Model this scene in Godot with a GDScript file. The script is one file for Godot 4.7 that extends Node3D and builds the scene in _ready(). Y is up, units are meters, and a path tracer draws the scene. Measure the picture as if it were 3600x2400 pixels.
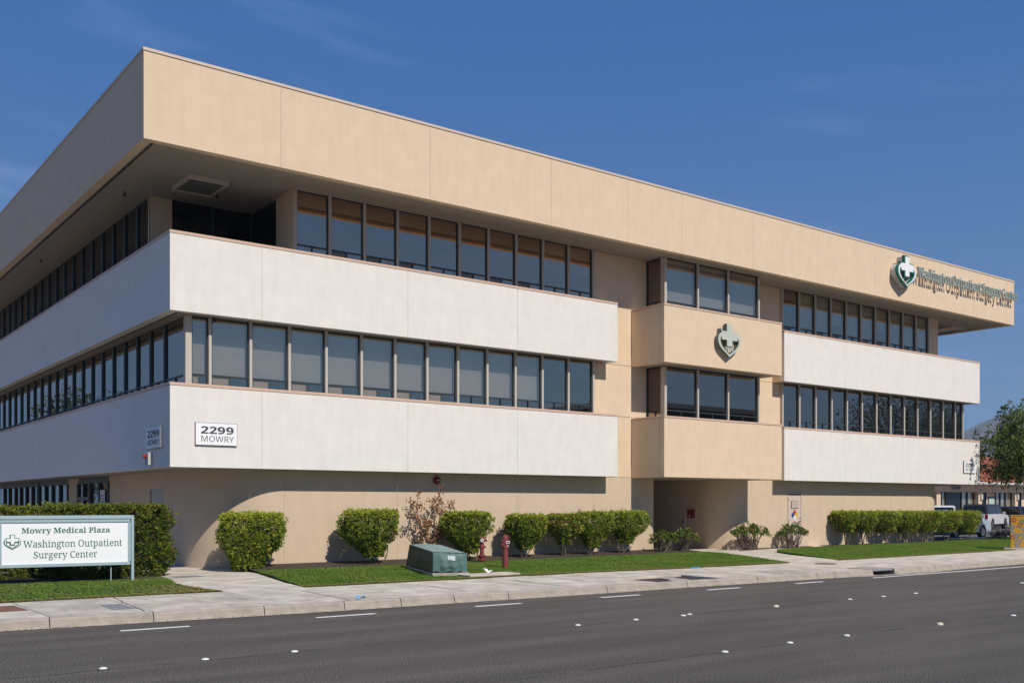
extends Node3D
# y = 0 is the ground in front of the building; the long front runs along +x, the street lies towards +z.

const H2B := 2.70    # underside of the lower parapet band
const H2T := 4.875
const H3B := 6.716
const H3T := 8.775
const RB := 10.542   # lower edge of the roof fascia
const SOF := 10.62
const RT := 12.736
const WZ := -0.60    # wall and window plane behind the bands
const DEEP := -42.0

var rng := RandomNumberGenerator.new()
var M := {}
var taken := {}


class MB:
	var v := PackedVector3Array()
	var n := PackedVector3Array()
	var c := PackedColorArray()
	var uv := PackedVector2Array()
	var col := Color(1, 1, 1)
	var colored := false

	func tri(a: Vector3, b: Vector3, d: Vector3) -> void:   # counter-clockwise from outside
		var m := (b - a).cross(d - a).normalized()
		v.append(a); v.append(d); v.append(b)
		n.append(m); n.append(m); n.append(m)
		if colored:
			c.append(col); c.append(col); c.append(col)

	func tris(a: Vector3, b: Vector3, d: Vector3, na: Vector3, nb: Vector3, nd: Vector3) -> void:
		v.append(a); v.append(d); v.append(b)
		n.append(na); n.append(nd); n.append(nb)
		if colored:
			c.append(col); c.append(col); c.append(col)

	func quad(a: Vector3, b: Vector3, d: Vector3, e: Vector3) -> void:
		tri(a, b, d)
		tri(a, d, e)

	func face(p: Array, mid: Vector3) -> void:   # convex polygon turned away from mid
		var m: Vector3 = (p[1] - p[0]).cross(p[2] - p[0])
		var q := p.duplicate()
		if m.dot(p[0] - mid) < 0.0:
			q.reverse()
		for i in range(1, q.size() - 1):
			tri(q[0], q[i], q[i + 1])

	func box(a: Vector3, b: Vector3) -> void:
		var lo := Vector3(minf(a.x, b.x), minf(a.y, b.y), minf(a.z, b.z))
		var hi := Vector3(maxf(a.x, b.x), maxf(a.y, b.y), maxf(a.z, b.z))
		hexa([Vector3(lo.x, lo.y, hi.z), Vector3(hi.x, lo.y, hi.z), Vector3(hi.x, lo.y, lo.z), Vector3(lo.x, lo.y, lo.z),
			Vector3(lo.x, hi.y, hi.z), Vector3(hi.x, hi.y, hi.z), Vector3(hi.x, hi.y, lo.z), Vector3(lo.x, hi.y, lo.z)])

	func hexa(p: Array) -> void:   # bottom ring then top ring
		var mid := Vector3.ZERO
		for q in p:
			mid += q / 8.0
		face([p[0], p[1], p[2], p[3]], mid)
		face([p[4], p[5], p[6], p[7]], mid)
		for i in 4:
			var j := (i + 1) % 4
			face([p[i], p[j], p[j + 4], p[i + 4]], mid)

	func cbox(a: Vector3, b: Vector3, e: float) -> void:   # box with chamfered edges
		var lo := Vector3(minf(a.x, b.x), minf(a.y, b.y), minf(a.z, b.z))
		var hi := Vector3(maxf(a.x, b.x), maxf(a.y, b.y), maxf(a.z, b.z))
		var mid := (lo + hi) / 2.0
		var h := (hi - lo) / 2.0
		var P := func(s: Vector3, ax: int) -> Vector3:
			var o := Vector3.ZERO
			for k in 3:
				o[k] = s[k] * (h[k] if k == ax else h[k] - e)
			return mid + o
		for ax in 3:
			var u := (ax + 1) % 3
			var w := (ax + 2) % 3
			for s in [-1.0, 1.0]:
				var ring := []
				for q in [[-1, -1], [1, -1], [1, 1], [-1, 1]]:
					var g := Vector3.ZERO
					g[ax] = s; g[u] = q[0]; g[w] = q[1]
					ring.append(P.call(g, ax))
				face(ring, mid)
				for s2 in [-1.0, 1.0]:
					var g1 := Vector3.ZERO
					g1[ax] = s; g1[u] = s2; g1[w] = -1
					var g2 := g1
					g2[w] = 1
					face([P.call(g1, ax), P.call(g2, ax), P.call(g2, u), P.call(g1, u)], mid)
		for sx in [-1.0, 1.0]:
			for sy in [-1.0, 1.0]:
				for sz in [-1.0, 1.0]:
					var g := Vector3(sx, sy, sz)
					face([P.call(g, 0), P.call(g, 1), P.call(g, 2)], mid)

	func tube(path: Array, rad: Array, sides := 8, caps := true) -> void:
		var rings := []
		var norms := []
		var up := Vector3(0.13, 0.02, 1).normalized()
		for i in path.size():
			var d: Vector3 = (path[mini(i + 1, path.size() - 1)] - path[maxi(i - 1, 0)]).normalized()
			var x := d.cross(up)
			if x.length() < 0.1:
				x = d.cross(Vector3.RIGHT)
			x = x.normalized()
			var y := x.cross(d)
			var ring := []
			var nn := []
			for k in sides:
				var a := TAU * k / sides
				var r: Vector3 = x * cos(a) + y * sin(a)
				ring.append(path[i] + r * rad[i])
				nn.append(r)
			rings.append(ring)
			norms.append(nn)
		for i in path.size() - 1:
			for k in sides:
				var j := (k + 1) % sides
				quad_s(rings[i][k], rings[i][j], rings[i + 1][j], rings[i + 1][k], norms[i][k], norms[i][j], norms[i + 1][j], norms[i + 1][k])
		if caps:
			var last := path.size() - 1
			face(rings[0], path[1])
			face(rings[last], path[last - 1])

	func quad_s(a: Vector3, b: Vector3, d: Vector3, e: Vector3, na: Vector3, nb: Vector3, nd: Vector3, ne: Vector3) -> void:
		if (b - a).cross(d - a).dot(na) < 0.0:
			tris(a, d, b, na, nd, nb)
			tris(a, e, d, na, ne, nd)
		else:
			tris(a, b, d, na, nb, nd)
			tris(a, d, e, na, nd, ne)

	func lathe(prof: Array, at: Vector3, sides := 20, basis := Basis()) -> void:   # profile of (radius, height) going upwards
		for i in prof.size() - 1:
			var p: Vector2 = prof[i]
			var q: Vector2 = prof[i + 1]
			var s := Vector2(q.y - p.y, p.x - q.x).normalized()
			for k in sides:
				var a0 := TAU * k / sides
				var a1 := TAU * (k + 1) / sides
				var f := func(r: Vector2, a: float) -> Vector3: return at + basis * Vector3(r.x * cos(a), r.y, r.x * sin(a))
				var g := func(a: float) -> Vector3: return basis * Vector3(s.x * cos(a), s.y, s.x * sin(a))
				if p.x > 0.0001:
					tri_o(f.call(p, a0), f.call(p, a1), f.call(q, a1), g.call(a0), g.call(a1), g.call(a1))
				if q.x > 0.0001:
					tri_o(f.call(p, a0), f.call(q, a1), f.call(q, a0), g.call(a0), g.call(a1), g.call(a0))

	func tri_o(a: Vector3, b: Vector3, d: Vector3, na: Vector3, nb: Vector3, nd: Vector3) -> void:
		if (b - a).cross(d - a).dot(na + nb + nd) < 0.0:
			tris(a, d, b, na, nd, nb)
		else:
			tris(a, b, d, na, nb, nd)

	func extrude(poly: PackedVector2Array, z0: float, z1: float, xf := Transform3D(), bev := 0.0) -> void:   # polygon in local xy, drawn out along local z
		var p := poly
		if Geometry2D.is_polygon_clockwise(p):
			p = p.duplicate()
			p.reverse()
		var idx := Geometry2D.triangulate_polygon(p)
		var top := p
		if bev > 0.0:
			var mid := Vector2.ZERO
			for q in p:
				mid += q / p.size()
			top = PackedVector2Array()
			var big := 0.0
			for q in p:
				big = maxf(big, (q - mid).length())
			for q in p:
				top.append(mid + (q - mid) * (1.0 - bev / big))
		var F := func(q: Vector2, z: float) -> Vector3: return xf * Vector3(q.x, q.y, z)
		for i in range(0, idx.size(), 3):
			var a := top[idx[i]]
			var b := top[idx[i + 1]]
			var d := top[idx[i + 2]]
			if (b - a).cross(d - a) < 0.0:
				var t := b
				b = d
				d = t
			tri(F.call(a, z1), F.call(b, z1), F.call(d, z1))
			tri(F.call(a, z0), F.call(d, z0), F.call(b, z0))
		for i in p.size():
			var j := (i + 1) % p.size()
			if bev > 0.0:
				quad(F.call(p[i], z0 + bev), F.call(p[j], z0 + bev), F.call(p[j], z1 - bev), F.call(p[i], z1 - bev))
				quad(F.call(p[i], z1 - bev), F.call(p[j], z1 - bev), F.call(top[j], z1), F.call(top[i], z1))
				quad(F.call(top[i], z0), F.call(top[j], z0), F.call(p[j], z0 + bev), F.call(p[i], z0 + bev))
			else:
				quad(F.call(p[i], z0), F.call(p[j], z0), F.call(p[j], z1), F.call(p[i], z1))

	func slab(poly: PackedVector2Array, y0: float, y1: float) -> void:   # polygon of (x, z), top at y1
		var s := v.size()
		extrude(poly, y0, y1, Transform3D(Basis(Vector3(1, 0, 0), Vector3(0, 0, 1), Vector3(0, 1, 0)), Vector3.ZERO))
		for i in range(s, v.size(), 3):   # that basis mirrors: turn the faces round
			var t := v[i + 1]
			v[i + 1] = v[i + 2]
			v[i + 2] = t
			n[i] = -n[i]; n[i + 1] = n[i]; n[i + 2] = n[i]

	func leaf(p: Vector3, t: Vector3, b: Vector3, k: Color) -> void:   # a pointed leaf of two triangles with a fold
		var m := t.cross(b).normalized()
		var fold := m * b.length() * 0.35
		var tip := p + t
		var l := p + t * 0.45 + b + fold
		var r := p + t * 0.45 - b + fold
		var n1 := (r - p).cross(tip - p).normalized()
		var n2 := (tip - p).cross(l - p).normalized()
		v.append(p); v.append(tip); v.append(r)
		n.append(n1); n.append(n1); n.append(n1)
		v.append(p); v.append(l); v.append(tip)
		n.append(n2); n.append(n2); n.append(n2)
		for i in 6:
			c.append(k)

	func mesh() -> ArrayMesh:
		var a := []
		a.resize(Mesh.ARRAY_MAX)
		a[Mesh.ARRAY_VERTEX] = v
		a[Mesh.ARRAY_NORMAL] = n
		if c.size() == v.size():
			a[Mesh.ARRAY_COLOR] = c
		var m := ArrayMesh.new()
		m.add_surface_from_arrays(Mesh.PRIMITIVE_TRIANGLES, a)
		return m


# ---------- naming and parenting ----------
func numbered(called: String) -> String:
	taken[called] = taken.get(called, -1) + 1
	return called if taken[called] == 0 else "%s_%03d" % [called, taken[called]]


func tag(o: Node, label: String, category: String, group := "", kind := "") -> Node:
	if label: o.set_meta("label", label)
	if category: o.set_meta("category", category)
	if group: o.set_meta("group", group)
	if kind: o.set_meta("kind", kind)
	return o


func thing(called: String, label: String, category: String, at := Vector3.ZERO, turn := 0.0, group := "") -> Node3D:
	var o := Node3D.new()
	o.name = numbered(called)
	add_child(o)
	o.position = at
	o.rotation.y = turn
	tag(o, label, category, group)
	return o


func part(called: String, m: Mesh, mat: Material, parent: Node) -> MeshInstance3D:
	var o := MeshInstance3D.new()
	o.mesh = m
	o.material_override = mat
	if parent == self:
		o.name = numbered(called)
		add_child(o)
	else:
		var k := "%d/%s" % [parent.get_instance_id(), called]
		o.name = called if not taken.has(k) else "%s_%03d" % [called, taken[k]]
		taken[k] = taken.get(k, 0) + 1
		parent.add_child(o, true)
	return o


func bx(called: String, a: Vector3, b: Vector3, mat: Material, parent: Node, e := 0.0) -> MeshInstance3D:
	var s := MB.new()
	if e > 0.0:
		s.cbox(a, b, e)
	else:
		s.box(a, b)
	return part(called, s.mesh(), mat, parent)


func group_part(called: String, parent: Node, at := Vector3.ZERO, turn := 0.0) -> Node3D:
	var o := Node3D.new()
	var k := "%d/%s" % [parent.get_instance_id(), called]
	o.name = called if not taken.has(k) else "%s_%03d" % [called, taken[k]]
	taken[k] = taken.get(k, 0) + 1
	parent.add_child(o, true)
	o.position = at
	o.rotation.y = turn
	return o


func struct(called: String, m: Mesh, mat: Material, label := "", category := "") -> MeshInstance3D:
	var o := part(called, m, mat, self)
	o.set_meta("kind", "structure")
	if label: o.set_meta("label", label)
	if category: o.set_meta("category", category)
	return o


func text(s: String, size: float, depth: float, bold := false, serif := true, wide := 1.0) -> TextMesh:
	var f := SystemFont.new()
	f.font_names = PackedStringArray(["Droid Serif" if serif else "Droid Sans"])
	f.font_weight = 700 if bold else 400
	var t := TextMesh.new()
	t.text = s
	t.font = f
	t.font_size = 64
	t.pixel_size = size / 46.0    # capital height in metres
	t.depth = depth
	t.curve_step = 1.0
	return t


# ---------- materials ----------
func lin(r: float, g: float, b: float) -> Color:
	return Color(r, g, b).linear_to_srgb()


func noise_tex(freq: float, oct: int, lo: float, hi: float, seed_: int, size := 512, type := FastNoiseLite.TYPE_SIMPLEX_SMOOTH) -> NoiseTexture2D:
	var f := FastNoiseLite.new()
	f.seed = seed_
	f.frequency = freq
	f.fractal_octaves = oct
	f.noise_type = type
	var t := NoiseTexture2D.new()
	t.width = size
	t.height = size
	t.seamless = true
	t.noise = f
	t.generate_mipmaps = false
	var g := Gradient.new()
	g.set_color(0, Color(lo, lo, lo))
	g.set_color(1, Color(hi, hi, hi))
	t.color_ramp = g
	return t


func mat(called: String, col: Color, rough := 0.8, metal := 0.0) -> StandardMaterial3D:
	var m := StandardMaterial3D.new()
	m.resource_name = called
	m.albedo_color = col
	m.roughness = rough
	m.metallic = metal
	return m


func surf(called: String, col: Color, rough: float, tex: Texture2D, scale: Vector3, tex2: Texture2D, scale2: Vector3, bump: Texture2D = null, depth := 0.0) -> StandardMaterial3D:
	var m := mat(called, col, rough)
	m.albedo_texture = tex
	m.uv1_triplanar = true
	m.uv1_world_triplanar = true
	m.uv1_scale = scale
	if tex2:
		m.detail_enabled = true
		m.detail_albedo = tex2
		m.detail_blend_mode = BaseMaterial3D.BLEND_MODE_MUL
		m.detail_uv_layer = BaseMaterial3D.DETAIL_UV_2
		m.uv2_triplanar = true
		m.uv2_world_triplanar = true
		m.uv2_scale = scale2
	if bump:
		m.heightmap_enabled = true
		m.heightmap_texture = bump
		m.heightmap_scale = depth
	return m


func leafy(called: String, shine := 0.55) -> StandardMaterial3D:
	var m := mat(called, Color(1, 1, 1), shine)
	m.vertex_color_use_as_albedo = true
	m.backlight_enabled = true
	m.backlight = Color(0.6, 0.66, 0.35)
	m.metallic_specular = 0.35
	return m


func make_materials() -> void:
	var mottle := noise_tex(0.012, 5, 0.965, 1.0, 3)
	var streak := noise_tex(0.02, 4, 0.972, 1.0, 5)
	var grain := noise_tex(0.16, 3, 0.0, 1.0, 7)
	var speck := noise_tex(0.11, 2, 0.12, 1.0, 11, 1024)
	var patch := noise_tex(0.008, 4, 0.78, 1.0, 13)
	var stain := noise_tex(0.007, 5, 0.78, 1.0, 23)
	var stucco := func(called: String, c: Color) -> StandardMaterial3D:
		return surf(called, c, 0.9, mottle, Vector3(0.21, 0.21, 0.21), streak, Vector3(0.37, 0.06, 0.37), grain, 0.25)
	M.white = stucco.call("white stucco", lin(0.82, 0.79, 0.75))
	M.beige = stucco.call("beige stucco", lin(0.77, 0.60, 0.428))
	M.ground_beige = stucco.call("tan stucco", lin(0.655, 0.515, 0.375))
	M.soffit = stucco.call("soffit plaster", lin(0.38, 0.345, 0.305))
	M.cap = mat("rose tan cap flashing", lin(0.62, 0.43, 0.33), 0.5)
	M.roofcap = mat("roof edge flashing", lin(0.62, 0.50, 0.40), 0.5)
	M.roofing = surf("roof gravel", lin(0.35, 0.34, 0.32), 0.95, mottle, Vector3.ONE * 0.3, null, Vector3.ONE)
	M.dark = mat("dark interior", lin(0.06, 0.055, 0.05), 0.9)
	M.room = mat("room interior", lin(0.09, 0.085, 0.08), 0.9)
	M.frame = mat("dark bronze window frame", lin(0.035, 0.045, 0.05), 0.4)
	M.mullion = mat("grey mullion", lin(0.50, 0.46, 0.40), 0.6)
	M.mullion_green = mat("grey green mullion", lin(0.10, 0.135, 0.135), 0.5)
	var white_px := Image.create(4, 4, false, Image.FORMAT_RGB8)
	white_px.fill(Color.WHITE)
	var wt := ImageTexture.create_from_image(white_px)
	var glassy := func(called: String, refl: Color, alpha: float) -> StandardMaterial3D:
		var g := mat(called, refl, 0.015, 1.0)
		g.albedo_color.a = alpha
		g.albedo_texture = wt
		g.transparency = BaseMaterial3D.TRANSPARENCY_ALPHA
		return g
	M.glass = glassy.call("tinted window glass", lin(0.71, 0.65, 0.53), 0.40)
	M.glass_dark = glassy.call("dark window glass", lin(0.40, 0.34, 0.29), 0.80)
	M.glass_top = glassy.call("upper window glass", lin(0.80, 0.60, 0.46), 0.54)
	M.screen = mat("insect screen", lin(0.20, 0.19, 0.18), 0.8)
	M.blind = surf("pale slatted blind", lin(0.86, 0.82, 0.76), 0.8, blind_tex(), Vector3(0.2, 6.0, 0.2), null, Vector3.ONE)
	M.blind_v = mat("pale vertical blind", lin(0.62, 0.55, 0.50), 0.8)
	M.door = mat("painted door", lin(0.60, 0.49, 0.42), 0.55)
	M.door_grey = mat("grey door", lin(0.42, 0.42, 0.42), 0.6)
	M.asphalt = surf("asphalt", lin(0.43, 0.378, 0.315), 0.9, speck, Vector3(0.30, 0.4, 0.42), patch, Vector3(0.03, 0.1, 0.22), grain, 0.8)
	M.concrete = surf("sidewalk concrete", lin(0.72, 0.65, 0.54), 0.9, stain, Vector3(0.31, 0.3, 0.27), mottle, Vector3(1.3, 1.3, 1.3), grain, 0.3)
	M.concrete2 = surf("pale sidewalk concrete", lin(0.77, 0.695, 0.585), 0.9, stain, Vector3(0.23, 0.3, 0.37), mottle, Vector3(1.1, 1.3, 1.5), grain, 0.3)
	M.concrete3 = surf("grey sidewalk concrete", lin(0.67, 0.61, 0.515), 0.9, stain, Vector3(0.37, 0.3, 0.19), mottle, Vector3(1.5, 1.3, 1.1), grain, 0.3)
	M.curb = surf("curb concrete", lin(0.52, 0.46, 0.385), 0.9, patch, Vector3(0.6, 0.8, 0.6), mottle, Vector3(2, 2, 2), grain, 0.5)
	M.pale = surf("fresh concrete patch", lin(0.52, 0.48, 0.42), 0.9, patch, Vector3.ONE * 0.5, null, Vector3.ONE)
	M.lot = surf("car park asphalt", lin(0.55, 0.49, 0.40), 0.9, speck, Vector3.ONE * 0.5, patch, Vector3(0.05, 0.1, 0.05))
	M.lot_left = surf("pale car park paving", lin(0.28, 0.225, 0.165), 0.9, patch, Vector3.ONE * 0.2, mottle, Vector3(0.05, 0.1, 0.05))
	M.dirt = surf("mulch soil", lin(0.50, 0.35, 0.26), 1.0, speck, Vector3.ONE * 1.0, patch, Vector3.ONE * 0.6, grain, 4.0)
	M.terrain = surf("dry ground", lin(0.22, 0.19, 0.14), 1.0, patch, Vector3.ONE * 0.05, null, Vector3.ONE)
	M.turf = surf("turf", lin(0.20, 0.30, 0.065), 1.0, patch, Vector3.ONE * 0.4, speck, Vector3.ONE * 1.2)
	M.paint = surf("road paint", lin(0.92, 0.91, 0.88), 0.7, mottle, Vector3.ONE * 0.8, mottle, Vector3.ONE * 2.5)
	M.marker = mat("ceramic marker", lin(0.80, 0.79, 0.74), 0.3)
	M.tar = mat("road seam tar", lin(0.035, 0.033, 0.032), 0.8)
	M.leaf = leafy("shrub leaves")
	M.leaf_gloss = leafy("glossy leaves", 0.35)
	M.grass = leafy("grass blades", 0.7)
	M.bark = surf("shrub bark", lin(0.13, 0.10, 0.08), 0.95, mottle, Vector3(4, 1, 4), null, Vector3.ONE)
	M.sign_white = mat("white sign face", lin(0.87, 0.89, 0.91), 0.5)
	M.sign_frame = mat("pale blue sign frame", lin(0.36, 0.47, 0.51), 0.5)
	M.sign_green = mat("green lettering", lin(0.004, 0.135, 0.085), 0.6)
	M.plate_edge = mat("sign plate edge", lin(0.10, 0.11, 0.14), 0.5)
	M.plate_text = mat("dark grey lettering", lin(0.055, 0.055, 0.065), 0.6)
	M.plate_thin = mat("grey thin lettering", lin(0.13, 0.125, 0.14), 0.6)
	M.red = mat("red hydrant paint", lin(0.22, 0.045, 0.045), 0.55)
	M.red_dark = mat("dark red enamel", lin(0.22, 0.012, 0.014), 0.35)
	M.chrome = mat("bare metal", lin(0.6, 0.6, 0.6), 0.25, 1.0)
	M.cast = mat("cast iron", lin(0.12, 0.10, 0.085), 0.7)
	M.rust = surf("rusty plate", lin(0.26, 0.13, 0.075), 0.85, patch, Vector3.ONE * 1.5, null, Vector3.ONE)
	M.cover_grey = surf("grey cover", lin(0.30, 0.31, 0.33), 0.8, patch, Vector3.ONE * 1.5, null, Vector3.ONE)
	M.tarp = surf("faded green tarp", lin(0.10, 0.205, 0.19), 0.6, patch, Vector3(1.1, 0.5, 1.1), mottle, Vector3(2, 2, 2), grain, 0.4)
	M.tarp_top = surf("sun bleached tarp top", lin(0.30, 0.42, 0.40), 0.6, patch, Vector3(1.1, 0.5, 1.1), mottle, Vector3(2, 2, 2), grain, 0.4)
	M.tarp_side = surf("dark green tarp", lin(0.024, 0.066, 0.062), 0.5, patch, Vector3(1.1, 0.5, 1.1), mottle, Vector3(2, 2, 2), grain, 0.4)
	M.paper = mat("white paper", lin(0.75, 0.75, 0.77), 0.7)
	M.blue_litter = mat("blue wrapper", lin(0.05, 0.40, 0.72), 0.5)
	M.wood = surf("weathered wood", lin(0.36, 0.25, 0.17), 0.9, mottle, Vector3(1, 4, 4), null, Vector3.ONE)
	M.rubber = mat("tyre", lin(0.02, 0.02, 0.022), 0.85)
	M.car_glass = mat("car window", lin(0.012, 0.014, 0.018), 0.06)
	M.black_plastic = mat("black trim", lin(0.025, 0.025, 0.027), 0.5)
	M.tail_red = mat("tail lamp", lin(0.35, 0.015, 0.015), 0.2)
	M.mint = mat("pale mint metal", lin(0.52, 0.56, 0.49), 0.55)
	M.mint_side = mat("dark mint metal sides", lin(0.13, 0.16, 0.13), 0.55)
	M.letter_side = mat("pale letter sides", lin(0.62, 0.61, 0.57), 0.6)
	M.letter_face = mat("grey green letter faces", lin(0.33, 0.43, 0.385), 0.5)
	M.black_glass = mat("black glass", lin(0.006, 0.007, 0.008), 0.1)
	M.emblem_white = mat("white emblem face", lin(0.85, 0.86, 0.88), 0.4)
	M.emblem_side = mat("grey white emblem side", lin(0.55, 0.54, 0.52), 0.6)
	M.tile = surf("terracotta roof tile", lin(0.50, 0.16, 0.085), 0.85, mottle, Vector3.ONE * 0.9, patch, Vector3.ONE * 1.7)
	M.shop_wall = surf("shop stucco", lin(0.70, 0.55, 0.42), 0.9, mottle, Vector3.ONE * 0.3, null, Vector3.ONE)
	M.gutter = mat("white gutter", lin(0.66, 0.65, 0.63), 0.5)
	M.hill = surf("dry grass hill", lin(0.30, 0.22, 0.145), 1.0, noise_tex(0.01, 5, 0.55, 1.1, 21), Vector3.ONE * 0.0012, null, Vector3.ONE)


func blind_tex() -> ImageTexture:
	var im := Image.create(8, 64, false, Image.FORMAT_RGB8)
	for y in 64:
		var k := y % 16
		var g := 0.62 if k < 2 else 0.86 + 0.14 * sin(PI * (k - 2) / 14.0)
		for x in 8:
			im.set_pixel(x, y, Color(g, g, g))
	return ImageTexture.create_from_image(im)


func _ready() -> void:
	rng.seed = 4711
	set_view()
	make_materials()
	make_ground()
	make_building()
	make_plants()
	make_lawn_grass()
	make_surroundings()
	make_street_things()


func set_view() -> void:
	var cam := Camera3D.new()
	cam.name = "camera"
	cam.projection = Camera3D.PROJECTION_FRUSTUM
	cam.near = 0.5
	cam.size = 2.0 * 0.5 * 0.33860
	cam.frustum_offset = Vector2(0, 0.5 * 0.16108)
	cam.far = 9000.0
	cam.position = Vector3(-8.577, 1.75, 25.847)
	cam.rotation.y = deg_to_rad(-37.119)
	add_child(cam)
	cam.current = true

	var sky_mat := ProceduralSkyMaterial.new()
	sky_mat.sky_top_color = lin(0.026, 0.124, 0.395)
	sky_mat.sky_horizon_color = lin(0.24, 0.365, 0.545)
	sky_mat.sky_curve = 0.15
	sky_mat.ground_bottom_color = lin(0.16, 0.15, 0.13)
	sky_mat.ground_horizon_color = lin(0.25, 0.30, 0.40)
	sky_mat.sun_angle_max = 8.0
	sky_mat.sky_cover = cirrus()
	sky_mat.sky_cover_modulate = Color(1, 1, 1, 1)
	var sky := Sky.new()
	sky.sky_material = sky_mat
	var env := Environment.new()
	env.background_mode = Environment.BG_SKY
	env.sky = sky
	env.ambient_light_source = Environment.AMBIENT_SOURCE_SKY
	env.tonemap_mode = Environment.TONE_MAPPER_LINEAR
	env.tonemap_exposure = 1.0
	env.sdfgi_enabled = true
	env.ssao_enabled = true
	env.ssil_enabled = true
	env.fog_enabled = FOG > 0.0
	env.fog_density = FOG
	env.fog_light_color = Color(0.70, 0.86, 0.98)
	var we := WorldEnvironment.new()
	we.name = "world"
	we.environment = env
	add_child(we)

	var sun := DirectionalLight3D.new()
	sun.name = "sun"
	sun.light_energy = 1.38
	sun.light_color = Color(1.0, 0.965, 0.91)
	sun.light_angular_distance = 0.5
	sun.shadow_enabled = true
	add_child(sun)
	sun.look_at_from_position(Vector3.ZERO, Vector3(-0.006, -0.99, -1.0), Vector3.UP)


const FOG := 0.00022


func cirrus() -> ImageTexture:   # thin wisps of high cloud, white with a low alpha
	var w := 2048
	var h := 1024
	var im := Image.create(w, h, false, Image.FORMAT_RGBA8)
	var f := FastNoiseLite.new()
	f.seed = 9
	f.frequency = 0.01
	f.fractal_octaves = 6
	f.domain_warp_enabled = true
	f.domain_warp_amplitude = 40.0
	f.domain_warp_frequency = 0.008
	var g := FastNoiseLite.new()
	g.seed = 17
	g.frequency = 0.006
	for y in range(0, 500):
		var up := (0.5 - (y + 0.5) / h) * PI
		for x in w:
			var az := TAU * x / w
			var d := Vector3(cos(az) * cos(up), sin(up), sin(az) * cos(up))
			var e := rad_to_deg(up)
			var t := rad_to_deg(az) + 7.5
			var wisp := f.get_noise_2d(t * 4.0 + e * 4.0, e * 32.0 + t * 4.5)
			var where := smoothstep(-0.1, 0.4, g.get_noise_2d(t * 5.0 + 40.0, e * 11.0))
			var a := smoothstep(0.0, 0.7, wisp) * where * smoothstep(0.04, 0.2, d.y) * (1.0 - smoothstep(0.75, 0.95, d.y))
			im.set_pixel(x, y, Color(0.60, 0.64, 0.72, clampf(a * 0.26, 0, 1)))
	return ImageTexture.create_from_image(im)


# ---------- the building ----------
func panels(called: String, parent: Node, joints: Array, y0: float, y1: float, z0: float, z1: float, m: Material) -> void:
	for i in joints.size() - 1:   # separate stucco panels along x with open joints
		var a: float = joints[i] + (0.0025 if i > 0 else 0.0)
		var b: float = joints[i + 1] - (0.0025 if i < joints.size() - 2 else 0.0)
		bx(called, Vector3(a, y0, z0), Vector3(b, y1, z1), m, parent, 0.003)
		if i > 0:
			bx("joint_backing", Vector3(joints[i] - 0.04, y0 + 0.004, z0 - 0.024), Vector3(joints[i] + 0.04, y1, z0 - 0.001), m, parent)


func panels_z(called: String, parent: Node, joints: Array, y0: float, y1: float, x0: float, x1: float, m: Material) -> void:
	for i in joints.size() - 1:
		var a: float = joints[i] + (0.0025 if i > 0 else 0.0)
		var b: float = joints[i + 1] - (0.0025 if i < joints.size() - 2 else 0.0)
		bx(called, Vector3(x0, y0, a), Vector3(x1, y1, b), m, parent, 0.003)
		if i > 0:
			bx("joint_backing", Vector3(x1 + 0.001, y0 + 0.004, joints[i] - 0.04), Vector3(x1 + 0.024, y1, joints[i] + 0.04), m, parent)


func window(parent: Node, at: Vector3, turn: float, w: float, h: float, blind: float, low := 0.33, kind := 0) -> void:
	# origin at the lower left seen from outside, outside is local +z
	var o := group_part("window", parent, at, turn)
	var s := MB.new()
	var f := 0.035
	var za := -0.05
	var zb := 0.012
	s.box(Vector3(0, 0, za), Vector3(f, h, zb))
	s.box(Vector3(w - f, 0, za), Vector3(w, h, zb))
	s.box(Vector3(f, h - f, za), Vector3(w - f, h, zb))
	s.box(Vector3(f, 0, za), Vector3(w - f, f * 0.6, zb))
	if low > 0.0:
		s.box(Vector3(f, low - 0.02, za), Vector3(w - f, low + 0.02, zb + 0.006))
		s.box(Vector3(w * 0.5 - 0.015, f * 0.6, za), Vector3(w * 0.5 + 0.015, low - 0.02, zb + 0.003))
	part("frame", s.mesh(), M.frame, o)
	var g: Material = [M.glass, M.glass_dark, M.black_glass, M.glass_top][kind]
	bx("pane", Vector3(f, low + 0.02 if low > 0.0 else f * 0.6, -0.022), Vector3(w - f, h - f, -0.018), g, o)
	if low > 0.0:
		var m := w * 0.5
		if kind in [0, 3] and rng.randf() < 0.55:
			bx("screen", Vector3(f + 0.03, f * 0.6 + 0.02, -0.02), Vector3(m - 0.045, low - 0.05, -0.012), M.screen, o)
			var t := MB.new()
			t.box(Vector3(f, f * 0.6, -0.03), Vector3(f + 0.025, low - 0.02, 0.004))
			t.box(Vector3(m - 0.04, f * 0.6, -0.03), Vector3(m - 0.015, low - 0.02, 0.004))
			t.box(Vector3(f + 0.025, low - 0.045, -0.03), Vector3(m - 0.04, low - 0.02, 0.004))
			part("sash", t.mesh(), M.mullion_green, o)
		else:
			bx("pane", Vector3(f, f * 0.6, -0.022), Vector3(m - 0.015, low - 0.02, -0.018), g, o)
		bx("pane", Vector3(m + 0.015, f * 0.6, -0.022), Vector3(w - f, low - 0.02, -0.018), g, o)
	if blind > 0.0:
		var y0 := h - f - (h - f - maxf(low, 0.05)) * blind
		bx("blind", Vector3(f + 0.01, y0, -0.17), Vector3(w - f - 0.01, h - f, -0.155), M.blind if blind > 0.5 else M.blind_v, o)


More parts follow.
